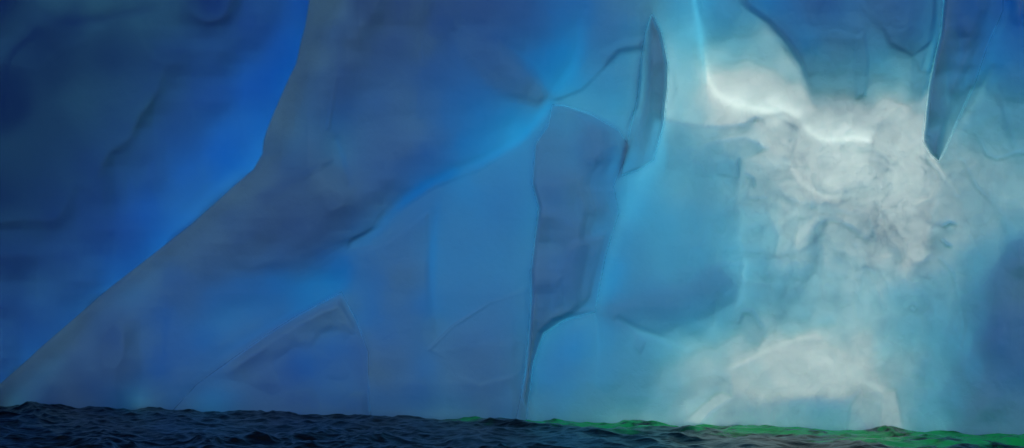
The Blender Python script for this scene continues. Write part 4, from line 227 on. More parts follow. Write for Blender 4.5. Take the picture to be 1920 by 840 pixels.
[[0,0,2,2,2,1,1,0,0,-4,-8,-8,-2,0,2,0,-3,-1,0,-1,-3,-3,-6,-14,-20,-22,-20,-17,-14,-10,-13,-14,-12,-9,-9,-10,-10,-11,-11,-5,0,0,0,0,0,0,0,0,0,0,0,0,0,0,0,0,0,0,0,0,0,0,0,0,0,0,0,0,0,0,0,0,0,0,0,0,0,0,0,0,0,0],[2,2,2,1,1,1,-2,0,0,-3,-6,-5,-2,0,4,3,0,-2,2,-4,-4,-4,-7,-15,-19,-20,-20,-17,-15,-11,-12,-13,-13,-9,-10,-10,-10,-11,-11,-5,0,0,0,0,0,0,0,0,0,0,0,0,0,0,0,0,0,0,0,0,0,0,0,0,0,0,0,0,0,0,0,0,0,0,0,0,0,0,0,0,0,0],[5,4,1,0,-1,-3,-4,0,-3,-4,-3,-1,-2,2,4,6,6,5,1,-6,-6,-6,-12,-16,-18,-18,-19,-18,-15,-13,-14,-14,-14,-11,-10,-10,-10,-11,-11,-5,0,0,0,0,0,0,0,0,0,0,0,0,0,0,0,0,0,0,0,0,0,0,0,0,0,0,0,0,0,0,0,0,0,0,0,0,0,0,0,0,0,0],[5,4,2,0,-1,-1,-1,0,-2,-3,-1,-2,-3,-2,-2,-1,-2,-4,-1,-2,-4,-9,-16,-21,-22,-22,-21,-19,-19,-14,-15,-15,-14,-11,-11,-10,-11,-11,-11,-6,0,0,0,0,0,0,0,0,0,0,0,0,0,0,0,0,0,0,0,0,0,0,0,0,0,0,0,0,0,0,0,0,0,0,0,0,0,0,0,0,0,0],[2,1,2,1,0,0,0,0,-2,-2,-1,-4,-5,-8,-10,-6,-5,-7,-6,-6,-4,-13,-19,-24,-23,-23,-19,-19,-15,-15,-15,-13,-13,-11,-11,-11,-12,-12,-12,-6,0,0,0,0,0,0,0,0,0,0,0,0,0,0,0,0,0,0,0,0,0,0,0,0,0,0,0,0,0,0,0,0,0,0,0,0,0,0,0,0,0,0],[0,1,1,2,0,0,0,2,-1,-2,-3,-3,-6,-5,-6,-5,-5,-7,-7,-11,-10,-16,-22,-23,-25,-22,-19,-17,-15,-15,-15,-14,-11,-12,-12,-13,-13,-13,-12,-7,0,0,0,0,0,0,0,0,0,0,0,0,0,0,0,0,0,0,0,0,0,0,0,0,0,0,0,0,0,0,0,0,0,0,0,0,0,0,0,0,0,0],[1,1,1,3,0,0,0,1,1,-2,-2,-3,-2,0,0,-4,-6,-9,-13,-14,-15,-21,-22,-25,-24,-22,-21,-18,-15,-15,-15,-16,-12,-12,-12,-13,-13,-13,-10,-3,0,0,0,0,0,0,0,0,0,0,0,0,0,0,0,0,0,0,0,0,0,0,0,0,0,0,0,0,0,0,0,0,0,0,0,0,0,0,0,0,0,0],[1,1,3,3,-1,-1,0,0,-2,-3,-4,-4,-4,1,0,-6,-10,-13,-16,-17,-18,-21,-22,-24,-24,-22,-21,-18,-19,-18,-18,-16,-12,-12,-13,-13,-13,-13,-6,0,0,0,0,0,0,0,0,0,0,0,0,0,0,0,0,0,0,0,0,0,0,0,0,0,0,0,0,0,0,0,0,0,0,0,0,0,0,0,0,0,0,0],[2,1,0,0,-1,0,1,0,-4,-4,-5,-3,7,1,-4,-9,-11,-14,-15,-18,-18,-20,-20,-23,-23,-20,-21,-19,-20,-19,-18,-15,-12,-12,-13,-13,-13,-14,-7,0,0,0,0,0,0,0,0,0,0,0,0,0,0,0,0,0,0,0,0,0,0,0,0,0,0,0,0,0,0,0,0,0,0,0,0,0,0,0,0,0,0,0],[1,1,0,0,-1,-2,0,-1,-4,-5,-3,2,8,-1,-6,-9,-11,-13,-14,-17,-22,-23,-22,-21,-22,-21,-20,-20,-20,-20,-16,-12,-12,-13,-13,-13,-15,-15,-7,0,0,0,0,0,0,0,0,0,0,0,0,0,0,0,0,0,0,0,0,0,0,0,0,0,0,0,0,0,0,0,0,0,0,0,0,0,0,0,0,0,0,0],[2,1,0,0,-2,-2,-2,-2,-3,-4,-5,0,0,-4,-8,-10,-15,-16,-17,-19,-25,-28,-26,-23,-23,-23,-20,-20,-20,-21,-16,-12,-12,-13,-14,-14,-15,-11,-3,0,0,0,0,0,0,0,0,0,0,0,0,0,0,0,0,0,0,0,0,0,0,0,0,0,0,0,0,0,0,0,0,0,0,0,0,0,0,0,0,0,0,0],[6,2,1,-1,-2,-2,-3,-1,-2,-1,-1,-2,-6,-10,-13,-14,-17,-18,-21,-20,-28,-31,-31,-27,-25,-24,-21,-21,-21,-20,-16,-12,-14,-14,-14,-15,-16,-7,0,0,0,0,0,0,0,0,0,0,0,0,0,0,0,0,0,0,0,0,0,0,0,0,0,0,0,0,0,0,0,0,0,0,0,0,0,0,0,0,0,0,0,0],[3,2,1,-1,-1,-1,-4,-4,-2,2,5,-4,-11,-14,-16,-17,-19,-20,-23,-25,-33,-35,-32,-28,-28,-24,-21,-21,-22,-18,-12,-13,-14,-15,-16,-16,-11,-3,0,0,0,0,0,0,0,0,0,0,0,0,0,0,0,0,0,0,0,0,0,0,0,0,0,0,0,0,0,0,0,0,0,0,0,0,0,0,0,0,0,0,0,0],[1,1,0,0,-1,-1,-4,-5,-3,1,2,-2,-12,-16,-19,-19,-16,-23,-31,-36,-37,-40,-35,-27,-26,-24,-21,-21,-20,-16,-13,-15,-15,-16,-16,-16,-8,0,0,0,0,0,0,0,0,0,0,0,0,0,0,0,0,0,0,0,0,0,0,0,0,0,0,0,0,0,0,0,0,0,0,0,0,0,0,0,0,0,0,0,0,0],[0,0,0,0,-1,0,0,-3,-4,-4,-1,-4,-11,-17,-18,-18,-18,-31,-37,-37,-38,-36,-35,-31,-26,-21,-21,-24,-18,-14,-14,-15,-16,-16,-16,-16,-8,0,0,0,0,0,0,0,0,0,0,0,0,0,0,0,0,0,0,0,0,0,0,0,0,0,0,0,0,0,0,0,0,0,0,0,0,0,0,0,0,0,0,0,0,0],[-3,-1,0,-1,-1,-2,1,-1,-4,-6,-6,-11,-14,-17,-17,-17,-21,-34,-35,-31,-32,-32,-34,-31,-26,-24,-25,-20,-16,-14,-14,-16,-16,-16,-16,-12,-4,0,0,0,0,0,0,0,0,0,0,0,0,0,0,0,0,0,0,0,0,0,0,0,0,0,0,0,0,0,0,0,0,0,0,0,0,0,0,0,0,0,0,0,0,0],[1,1,1,-1,-1,-2,-2,-2,-5,-7,-11,-14,-18,-16,-17,-21,-28,-35,-37,-32,-29,-33,-31,-27,-24,-25,-26,-19,-14,-14,-16,-16,-16,-16,-16,-8,0,0,0,0,0,0,0,0,0,0,0,0,0,0,0,0,0,0,0,0,0,0,0,0,0,0,0,0,0,0,0,0,0,0,0,0,0,0,0,0,0,0,0,0,0,0],[6,6,4,1,-3,-1,-1,-3,-5,-10,-15,-19,-18,-20,-26,-31,-34,-35,-34,-31,-32,-31,-27,-24,-25,-26,-21,-18,-14,-14,-16,-16,-16,-16,-13,-4,0,0,0,0,0,0,0,0,0,0,0,0,0,0,0,0,0,0,0,0,0,0,0,0,0,0,0,0,0,0,0,0,0,0,0,0,0,0,0,0,0,0,0,0,0,0],[3,3,7,7,0,-1,-1,-3,-6,-11,-16,-18,-20,-27,-35,-43,-42,-37,-31,-31,-30,-26,-24,-26,-26,-22,-18,-14,-14,-15,-16,-16,-16,-16,-8,0,0,0,0,0,0,0,0,0,0,0,0,0,0,0,0,0,0,0,0,0,0,0,0,0,0,0,0,0,0,0,0,0,0,0,0,0,0,0,0,0,0,0,0,0,0,0],[-3,0,-1,1,-1,-3,-4,-4,-6,-7,-15,-22,-29,-36,-44,-46,-43,-31,-30,-30,-26,-24,-24,-26,-22,-18,-14,-14,-15,-16,-16,-16,-17,-13,-4,0,0,0,0,0,0,0,0,0,0,0,0,0,0,0,0,0,0,0,0,0,0,0,0,0,0,0,0,0,0,0,0,0,0,0,0,0,0,0,0,0,0,0,0,0,0,0],[-5,-3,-3,-3,-1,-10,-11,-10,-13,-15,-20,-24,-30,-35,-40,-41,-32,-31,-29,-25,-24,-24,-24,-22,-18,-13,-14,-14,-15,-16,-16,-17,-13,-4,0,0,0,0,0,0,0,0,0,0,0,0,0,0,0,0,0,0,0,0,0,0,0,0,0,0,0,0,0,0,0,0,0,0,0,0,0,0,0,0,0,0,0,0,0,0,0,0],[-1,-1,-1,1,-3,-5,-12,-15,-21,-22,-25,-27,-29,-31,-31,-30,-30,-29,-25,-23,-24,-24,-25,-18,-13,-13,-14,-15,-15,-16,-17,-17,-7,0,0,0,0,0,0,0,0,0,0,0,0,0,0,0,0,0,0,0,0,0,0,0,0,0,0,0,0,0,0,0,0,0,0,0,0,0,0,0,0,0,0,0,0,0,0,0,0,0],[4,2,3,3,-4,-9,-13,-19,-27,-31,-32,-31,-28,-26,-28,-27,-26,-23,-23,-23,-24,-24,-23,-18,-13,-13,-15,-15,-16,-17,-18,-13,-4,0,0,0,0,0,0,0,0,0,0,0,0,0,0,0,0,0,0,0,0,0,0,0,0,0,0,0,0,0,0,0,0,0,0,0,0,0,0,0,0,0,0,0,0,0,0,0,0,0],[-2,-4,-5,-3,-6,-8,-12,-20,-27,-32,-33,-31,-26,-25,-25,-22,-19,-22,-23,-23,-20,-18,-17,-13,-13,-13,-15,-15,-17,-18,-12,-4,0,0,0,0,0,0,0,0,0,0,0,0,0,0,0,0,0,0,0,0,0,0,0,0,0,0,0,0,0,0,0,0,0,0,0,0,0,0,0,0,0,0,0,0,0,0,0,0,0,0],[-8,-8,-8,-9,-12,-12,-14,-18,-22,-27,-28,-26,-25,-24,-21,-19,-19,-22,-23,-20,-15,-13,-13,-13,-13,-14,-14,-15,-18,-18,-7,0,0,0,0,0,0,0,0,0,0,0,0,0,0,0,0,0,0,0,0,0,0,0,0,0,0,0,0,0,0,0,0,0,0,0,0,0,0,0,0,0,0,0,0,0,0,0,0,0,0,0],[-4,-6,-10,-11,-12,-16,-16,-19,-18,-20,-22,-22,-23,-19,-19,-19,-19,-22,-19,-15,-12,-13,-13,-13,-13,-14,-14,-17,-18,-12,-4,0,0,0,0,0,0,0,0,0,0,0,0,0,0,0,0,0,0,0,0,0,0,0,0,0,0,0,0,0,0,0,0,0,0,0,0,0,0,0,0,0,0,0,0,0,0,0,0,0,0,0],[-6,-9,-11,-11,-13,-18,-18,-19,-18,-20,-19,-18,-19,-17,-19,-19,-19,-19,-14,-11,-13,-13,-13,-13,-14,-14,-16,-17,-11,-4,0,0,0,0,0,0,0,0,0,0,0,0,0,0,0,0,0,0,0,0,0,0,0,0,0,0,0,0,0,0,0,0,0,0,0,0,0,0,0,0,0,0,0,0,0,0,0,0,0,0,0,0],[-9,-9,-13,-17,-17,-19,-16,-18,-18,-18,-15,-15,-17,-18,-19,-19,-18,-14,-11,-12,-13,-13,-13,-13,-14,-14,-16,-11,-4,0,0,0,0,0,0,0,0,0,0,0,0,0,0,0,0,0,0,0,0,0,0,0,0,0,0,0,0,0,0,0,0,0,0,0,0,0,0,0,0,0,0,0,0,0,0,0,0,0,0,0,0,0],[-9,-9,-14,-16,-17,-17,-14,-16,-16,-14,-14,-15,-16,-18,-16,-16,-13,-11,-11,-12,-13,-13,-13,-14,-14,-15,-11,-4,0,0,0,0,0,0,0,0,0,0,0,0,0,0,0,0,0,0,0,0,0,0,0,0,0,0,0,0,0,0,0,0,0,0,0,0,0,0,0,0,0,0,0,0,0,0,0,0,0,0,0,0,0,0],[-6,-7,-12,-15,-15,-14,-14,-15,-13,-13,-14,-14,-16,-16,-11,-11,-11,-11,-11,-12,-13,-13,-13,-14,-14,-11,-4,0,0,0,0,0,0,0,0,0,0,0,0,0,0,0,0,0,0,0,0,0,0,0,0,0,0,0,0,0,0,0,0,0,0,0,0,0,0,0,0,0,0,0,0,0,0,0,0,0,0,0,0,0,0,0],[-10,-11,-13,-12,-12,-13,-13,-13,-12,-14,-14,-14,-15,-11,-11,-11,-11,-11,-11,-12,-13,-13,-14,-14,-11,-4,0,0,0,0,0,0,0,0,0,0,0,0,0,0,0,0,0,0,0,0,0,0,0,0,0,0,0,0,0,0,0,0,0,0,0,0,0,0,0,0,0,0,0,0,0,0,0,0,0,0,0,0,0,0,0,0],[-13,-13,-9,-11,-10,-12,-11,-11,-12,-14,-13,-15,-11,-11,-11,-11,-11,-11,-11,-13,-13,-13,-14,-11,-4,0,0,0,0,0,0,0,0,0,0,0,0,0,0,0,0,0,0,0,0,0,0,0,0,0,0,0,0,0,0,0,0,0,0,0,0,0,0,0,0,0,0,0,0,0,0,0,0,0,0,0,0,0,0,0,0,0],[-11,-9,-11,-9,-9,-9,-11,-12,-12,-12,-11,-11,-11,-11,-11,-11,-11,-11,-12,-13,-13,-14,-11,-4,0,0,0,0,0,0,0,0,0,0,0,0,0,0,0,0,0,0,0,0,0,0,0,0,0,0,0,0,0,0,0,0,0,0,0,0,0,0,0,0,0,0,0,0,0,0,0,0,0,0,0,0,0,0,0,0,0,0],[-9,-9,-8,-7,-9,-11,-11,-12,-11,-10,-10,-10,-11,-11,-11,-11,-11,-11,-12,-13,-13,-10,-4,0,0,0,0,0,0,0,0,0,0,0,0,0,0,0,0,0,0,0,0,0,0,0,0,0,0,0,0,0,0,0,0,0,0,0,0,0,0,0,0,0,0,0,0,0,0,0,0,0,0,0,0,0,0,0,0,0,0,0],[-9,-8,-6,-7,-8,-8,-11,-11,-10,-10,-10,-10,-11,-11,-11,-11,-11,-11,-12,-10,-7,-3,0,0,0,0,0,0,0,0,0,0,0,0,0,0,0,0,0,0,0,0,0,0,0,0,0,0,0,0,0,0,0,0,0,0,0,0,0,0,0,0,0,0,0,0,0,0,0,0,0,0,0,0,0,0,0,0,0,0,0,0],[-6,-6,-6,-7,-8,-8,-9,-9,-9,-10,-10,-10,-11,-11,-11,-11,-11,-11,-12,-7,0,0,0,0,0,0,0,0,0,0,0,0,0,0,0,0,0,0,0,0,0,0,0,0,0,0,0,0,0,0,0,0,0,0,0,0,0,0,0,0,0,0,0,0,0,0,0,0,0,0,0,0,0,0,0,0,0,0,0,0,0,0]]]) / 100.
# ---------------------------------------------------------------- by-eye lit tones; their glow and shade shape thickness and frost
def across(outline, u, v):
    """0 at the left outline of a piece, 1 at its right outline"""
    P = np.array(pts(outline)); ys = np.unique(v); L = {}
    lo = np.zeros(len(ys)); hi = np.zeros(len(ys))
    for k, y in enumerate(ys):
        xs = []
        yy = np.clip(y, P[:, 1].min() + .5, P[:, 1].max() - .5)
        for i in range(len(P)):
            (x0, y0), (x1, y1) = P[i], P[(i + 1) % len(P)]
            if (y0 > yy) != (y1 > yy): xs.append(x0 + (yy - y0) * (x1 - x0) / (y1 - y0))
        lo[k], hi[k] = min(xs), max(xs)
    return ((u - np.interp(v, ys, lo)) / np.maximum(np.interp(v, ys, hi) - np.interp(v, ys, lo), 6)).clip(0, 1)
def tones(u, v, part=None):
    C = field(parse(BASE), u, v, 30.)
    for kind, a, b, c, d in LAYERS:
        if kind == 'part' and part == d[0]:
            t = across(a, u, v); t = t if d[1] > 0 else 1 - t
            q = ((1 - sm((t - .55) / .45)) if d[1] else 1 - .5 * sm((t - 2)))
            q = (q * .95 + 0 * t)[..., None] * sm(sdist(pts(a), u, v) / d[2] + .5)[..., None]; C = C * (1 - q) + q * field(parse(c), u, v)
        if kind == 'poly':
            q = sm(sdist(pts(a), u, v) / b + .5)[..., None] * d
            C = C * (1 - q) + q * field(parse(c), u, v)
        elif kind == 'line':
            dd, s = ldist(pts(a), u, v); st = np.interp(s, np.linspace(0, 1, len(d)), d)
            q = (np.exp(-(dd / b) ** 2) * st)[..., None]; C = C * (1 - q) + q * hexl(c)
    return C
def tones_recess(u, v):
    C = field(parse(RECESS), u, v, 46)
    for a, b, c, d in RLINES:
        dd, s = ldist(pts(a), u, v); st = np.interp(s, np.linspace(0, 1, len(d)), d)
        q = (np.exp(-(dd / b) ** 2) * st)[..., None]; C = C * (1 - q) + q * hexl(c)
    return C

SIG = np.array([2.4, .73, .31])           # absorption of glacier ice per metre, red green blue
TT = np.linspace(.03, 9, 180); FF = np.linspace(.04, .8, 20)
TRA = np.array([1.33, 1.39, 1.47]) * 1.2; UNIT = np.array([.109, .148, .235]) * 1.2
SKIN = np.array([.36, .62, .74]); SKIN2 = np.array([.2, .6, .72]); SIG2 = np.array([2.4, .98, .34])
def build_lut(SIG, DIF, n=25):
    mod = FF[:, None, None] * DIF + (1 - FF[:, None, None]) * .9 * TRA * np.exp(-SIG * (1.25 * TT[None, :, None] + .03))
    mod = (mod.reshape(-1, 3).clip(0, 1)) ** (1 / 2.2)
    tg = np.linspace(0, 1, n); g = np.stack(np.meshgrid(tg, tg, tg, indexing='ij'), -1).reshape(-1, 3)
    ti = np.tile(TT, len(FF)); fi = np.repeat(FF, len(TT))
    out = np.zeros((len(g), 2))
    for i in range(0, len(g), 2000):
        d = ((g[i:i + 2000, None] - mod[None]) ** 2 * [.8, 1.4, 1.]).sum(-1) + 3e-4 * (fi - .35) ** 2
        k = d.argmin(1)
        out[i:i + 2000, 0] = np.log(ti[k]); out[i:i + 2000, 1] = fi[k]
    return out.reshape(n, n, n, 2)
LUT = build_lut(SIG, SKIN * UNIT); LUT2 = build_lut(SIG2, SKIN2 * UNIT)
def lookup(C, LUT=LUT):
    n = LUT.shape[0]; x = (C / 255).clip(0, .9999) * (n - 1); i = x.astype(int); f = x - i
    r = 0
    for a in (0, 1):
        for b in (0, 1):
            for c in (0, 1):
                wt = (f[..., 0] if a else 1 - f[..., 0]) * (f[..., 1] if b else 1 - f[..., 1]) * (f[..., 2] if c else 1 - f[..., 2])
                r = r + wt[..., None] * LUT[i[..., 0] + a, i[..., 1] + b, i[..., 2] + c]
    return np.exp(r[..., 0]), r[..., 1]
def blur(a, s):
    s = float(s); k = int(3 * s) + 1; x = np.arange(-k, k + 1); g = np.exp(-x * x / (2 * s * s)); g /= g.sum()
    for ax in (0, 1):
        p = [(0, 0), (0, 0)]; p[ax] = (k, k); b = np.pad(a, p, mode='edge'); o = np.zeros_like(a)
        for j, q in enumerate(g):
            sl_ = [slice(None)] * 2; sl_[ax] = slice(j, j + a.shape[ax]); o += q * b[tuple(sl_)]
        a = o
    return a
def vnoise(x, y, seed):
    rs = np.random.RandomState(seed); G = rs.rand(256, 256)
    xi = np.floor(x).astype(int); yi = np.floor(y).astype(int); fx = x - xi; fy = y - yi
    fx = fx * fx * fx * (fx * (fx * 6 - 15) + 10); fy = fy * fy * fy * (fy * (fy * 6 - 15) + 10)
    g = lambda a, b: G[a % 256, b % 256]
    return (g(xi, yi) * (1 - fx) + g(xi + 1, yi) * fx) * (1 - fy) + (g(xi, yi + 1) * (1 - fx) + g(xi + 1, yi + 1) * fx) * fy - .5
def fbm(x, y, seed, n=4, r=.5):
    o = 0; a = 1
    for k in range(n):
        o = o + a * vnoise(x * 2 ** k + 17.3 * k, y * 2 ** k + 9.1 * k, seed + k); a *= r
    return o
def bil(G, gx, gy):
    n, m = G.shape[:2]; gx = gx.clip(0, m - 1.001); gy = gy.clip(0, n - 1.001); i = gx.astype(int); j = gy.astype(int); fx = gx - i; fy = gy - j
    return (G[j, i] * (1 - fx) + G[j, i + 1] * fx) * (1 - fy) + (G[j + 1, i] * (1 - fx) + G[j + 1, i + 1] * fx) * fy
# fine corrections fitting thickness and frost to the lit tones, nodes every 24 units
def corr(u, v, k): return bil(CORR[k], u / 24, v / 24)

def depth0(u): return 1 / ((1 - u / 1920) / 125 + (u / 1920) / 96)
def wline(u): return HZ + F * CH / depth0(u)
def world(u, v, Y0, Y):
    """frame coordinates on the cliff's base plane (Y0) to metres, with depth Y"""
    return np.stack([(u - 960) / F * Y, Y, CH - (v - HZ) / F * Y], -1)

def axis(lo, a, b, hi, step):
    mid = np.arange(a, b + .1, step); L = []; R_ = []; s = step; x = a
    while x > lo: s *= 1.35; x -= s; L.append(x)
    s = step; x = b
    while x < hi: s *= 1.35; x += s; R_.append(x)
    return np.array(L[::-1] + list(mid) + R_)

def solid(name, u, v, fr, bk, frost, parent, keep=None, mat=None, inner=None, inner_back=0.):
    """closed solid between a front sheet and a back sheet on the same grid; optional cell mask"""
    Y0 = depth0(u)
    P = np.concatenate([world(u, v, Y0, Y0 + fr).reshape(-1, 3), world(u, v, Y0, Y0 + bk).reshape(-1, 3)])
    n, m = u.shape; N = n * m; idx = np.arange(N).reshape(n, m)
    if keep is None: keep = np.ones((n - 1, m - 1), bool)
    q = np.stack([idx[:-1, :-1], idx[1:, :-1], idx[1:, 1:], idx[:-1, 1:]], -1)[keep]
    faces = [q, q[:, ::-1] + N]
    K = np.pad(keep, 1)
    def side(a, b): return np.stack([a, a + N, b + N, b], -1)
    c = K[1:-1, 1:-1]
    for dj, di, A, B in ((-1, 0, idx[:-1, :-1], idx[:-1, 1:]), (1, 0, idx[1:, 1:], idx[1:, :-1]), (0, -1, idx[1:, :-1], idx[:-1, :-1]), (0, 1, idx[:-1, 1:], idx[1:, 1:])):
        mk = c & ~K[1 + dj:K.shape[0] - 1 + dj, 1 + di:K.shape[1] - 1 + di]
        faces.append(side(B[mk], A[mk])[:, ::-1])
    faces = np.concatenate(faces)
    used = np.unique(faces); re = np.full(2 * N, -1); re[used] = np.arange(len(used))
    P = P[used]; faces = re[faces]; fz = np.concatenate([frost.ravel(), frost.ravel() * 0 + .12])[used]
    me = bpy.data.meshes.new(name); me.vertices.add(len(P)); me.vertices.foreach_set('co', P.ravel())
    me.loops.add(faces.size); me.loops.foreach_set('vertex_index', faces.ravel())
    me.polygons.add(len(faces)); me.polygons.foreach_set('loop_start', np.arange(0, faces.size, 4))
    me.update(calc_edges=True); me.validate()
    me.polygons.foreach_set('use_smooth', np.ones(len(me.polygons), bool))
    at = me.attributes.new('frost', 'FLOAT', 'POINT'); at.data.foreach_set('value', fz.astype('f'))  # frost fitted to the lit tones, glow and shade included
    if inner is None: inner = frost * 0
    iz = np.concatenate([inner.ravel(), inner.ravel() * 0 + inner_back])[used]
    at = me.attributes.new('inner', 'FLOAT', 'POINT'); at.data.foreach_set('value', iz.astype('f'))
    me.materials.append(mat or ICE)
    o = bpy.data.objects.new(name, me); sc.collection.objects.link(o); o.parent = parent
    return o

def worley(x, y, seed):
    """distance to the nearest and second nearest cell, and a random value per cell"""
    rs = np.random.RandomState(seed); J = rs.rand(128, 128, 3); xi = np.floor(x).astype(int); yi = np.floor(y).astype(int)
    f1 = np.full(x.shape, 9.); f2 = np.full(x.shape, 9.); val = np.zeros(x.shape)
    for a in (-1, 0, 1):
        for c in (-1, 0, 1):
            j = J[(xi + a) % 128, (yi + c) % 128]; d = np.hypot(xi + a + j[..., 0] - x, yi + c + j[..., 1] - y)
            val = np.where(d < f1, j[..., 2], val); f2 = np.minimum(np.maximum(f1, d), f2); f1 = np.minimum(f1, d)
    return f1, f2, val
def relief(U, V, T):
    """broken plates, scallops and veins of the face: front relief in metres, and extra thickness along the veins"""
    X = U * .033; Z = V * .033
    rough = sm((U - 1180) / 260) * (.35 + .65 * sm((V - 150) / 80)) * (1 - .45 * sm((V - 520) / 60)) * (1 - .4 * sm((U - 1700) / 120))
    wx = fbm(X * .35, Z * .35, 71, 4); wz = fbm(X * .35, Z * .35, 75, 4)
    f1, f2, v1 = worley(X * .42 + 1.3 * wx, Z * .33 + 1.3 * wz, 7)
    g1, g2, v2 = worley(X * 1.1 + 1.2 * wx, Z * .9 + 1.2 * wz, 8)
    n1 = fbm(X * .5, Z * .5, 3, 5, .5)
    n2 = fbm(X * .33 + .9 * n1, Z * .2, 11, 4, .5)
    coarse = (f1 - .5) * .22 * (.12 + rough) + .10 * fbm(X * .15, Z * .15, 21, 2)
    fine = ((g1 - .5) * .09 * rough + .03 * fbm(X * 1.7, Z * 1.1, 5, 4, .5) * (.3 + rough)) * np.minimum(1, T / .5)
    vein = np.exp(-np.abs(fbm(X * .45 + wx * 1.5, Z * .6 + wz * 1.5, 33, 4, .6)) / .012) * sm((fbm(X * .2, Z * .2, 38, 2) + .12) / .2)
    crack = np.exp(-(f2 - f1) / .05) * sm((n2 + .05) / .2)
    ridge = sum((.6 ** k) * (1 - np.minimum(1, 5.5 * np.abs(fbm((X + 1.6 * wx) * .32 * 2 ** k, (Z + 1.2 * wz) * .42 * 2 ** k, 101 + 7 * k, 3, .5)))) for k in range(3)) / 1.96
    patch = .2 + 1.1 * sm((fbm(X * .16, Z * .16, 131, 3) + .04) / .16)
    soft = np.minimum(1, (f2 - f1) / .12); soft2 = np.minimum(1, (g2 - g1) / .15)
    ex = T * (.03 * n1 * (.25 + rough) + rough * (.5 * (v1 - .5) * soft + .2 * (f1 - .45) + .24 * (v2 - .5) * soft2)) \
        + rough * (.05 + .12 * T) * (1.5 * vein + .6 * crack) + rough * (.03 + .22 * T) * (ridge - .45) * patch - .12 * T * crack * (1 - rough)
    crust = rough * (.5 * (v1 - .5) * soft + .4 * (v2 - .5) * soft2 + 1.3 * vein + .5 * crack + 1.0 * (ridge - .5) * patch) * .075
    return coarse, fine, ex, crust
# ---------------------------------------------------------------- glacier ice: frosted skin over clear blue ice that swallows red first
def ice_material(name, SIG, SKIN):
    mt = bpy.data.materials.new(name); mt.use_nodes = True; t = mt.node_tree; t.nodes.clear(); N = t.nodes.new; K = t.links.new
    out = N('ShaderNodeOutputMaterial'); mix = N('ShaderNodeMixShader'); d = N('ShaderNodeBsdfDiffuse'); tr = N('ShaderNodeBsdfTranslucent')
    at = N('ShaderNodeAttribute'); at.attribute_name = 'frost'
    tc = N('ShaderNodeTexCoord'); nz = N('ShaderNodeTexNoise'); nz.inputs['Scale'].default_value = 1.1; nz.inputs['Detail'].default_value = 7; nz.inputs['Roughness'].default_value = .62
    K(tc.outputs['Object'], nz.inputs['Vector'])
    nz.inputs['Distortion'].default_value = .6
    mr = N('ShaderNodeMapRange'); mr.inputs['To Min'].default_value = .975; mr.inputs['To Max'].default_value = 1.025
    mr.inputs['From Min'].default_value = .35; mr.inputs['From Max'].default_value = .65
    K(nz.outputs['Fac'], mr.inputs['Value'])
    ad = N('ShaderNodeMath'); ad.operation = 'MULTIPLY'; ad.use_clamp = True
    K(at.outputs['Fac'], ad.inputs[0]); K(mr.outputs['Result'], ad.inputs[1])
    n2 = N('ShaderNodeTexNoise'); n2.inputs['Scale'].default_value = 3.; n2.inputs['Detail'].default_value = 6
    K(tc.outputs['Object'], n2.inputs['Vector'])
    vo = N('ShaderNodeTexVoronoi'); vo.feature = 'DISTANCE_TO_EDGE'; vo.inputs['Scale'].default_value = .55
    wv = N('ShaderNodeVectorMath'); wv.operation = 'MULTIPLY_ADD'; wv.inputs[1].default_value = (.9, .9, .9)
    K(n2.outputs['Color'], wv.inputs[0]); K(tc.outputs['Object'], wv.inputs[2]); K(wv.outputs[0], vo.inputs['Vector'])
    cr = N('ShaderNodeMapRange'); cr.inputs['From Max'].default_value = .03; K(vo.outputs['Distance'], cr.inputs['Value'])
    sm_ = N('ShaderNodeMath'); sm_.operation = 'MULTIPLY_ADD'; sm_.inputs[1].default_value = .25
    K(cr.outputs[0], sm_.inputs[0]); K(n2.outputs['Fac'], sm_.inputs[2])
    bp = N('ShaderNodeBump'); bp.inputs['Strength'].default_value = .45; bp.inputs['Distance'].default_value = .1
    K(sm_.outputs[0], bp.inputs['Height'])
    d.inputs[0].default_value = tuple(SKIN) + (1,); tr.inputs[0].default_value = (.9, .9, .9, 1)
    K(bp.outputs[0], d.inputs['Normal'])
    K(ad.outputs[0], mix.inputs[0]); K(tr.outputs[0], mix.inputs[1]); K(d.outputs[0], mix.inputs[2])
    # where two pieces of the same ice run into each other there is no surface to scatter light
    ia = N('ShaderNodeAttribute'); ia.attribute_name = 'inner'; tp = N('ShaderNodeBsdfTransparent'); m2 = N('ShaderNodeMixShader')
    K(ia.outputs['Fac'], m2.inputs[0]); K(mix.outputs[0], m2.inputs[1]); K(tp.outputs[0], m2.inputs[2])
    K(m2.outputs[0], out.inputs['Surface'])
    va = N('ShaderNodeVolumeAbsorption'); va.inputs['Density'].default_value = 2.6
    va.inputs['Color'].default_value = tuple(1 - s / 2.6 for s in SIG) + (1,)
    K(va.outputs[0], out.inputs['Volume'])
    return mt
ICE = ice_material('glacier_ice', SIG, SKIN)
BLUE_ICE = ice_material('old_blue_ice', SIG2, SKIN2)

berg = bpy.data.objects.new('iceberg', None); sc.collection.objects.link(berg)
berg.location = (0, 0, 0)
berg['label'] = 'huge backlit iceberg wall, deep blue at left, glowing white at right, standing in sea'
berg['category'] = 'iceberg'

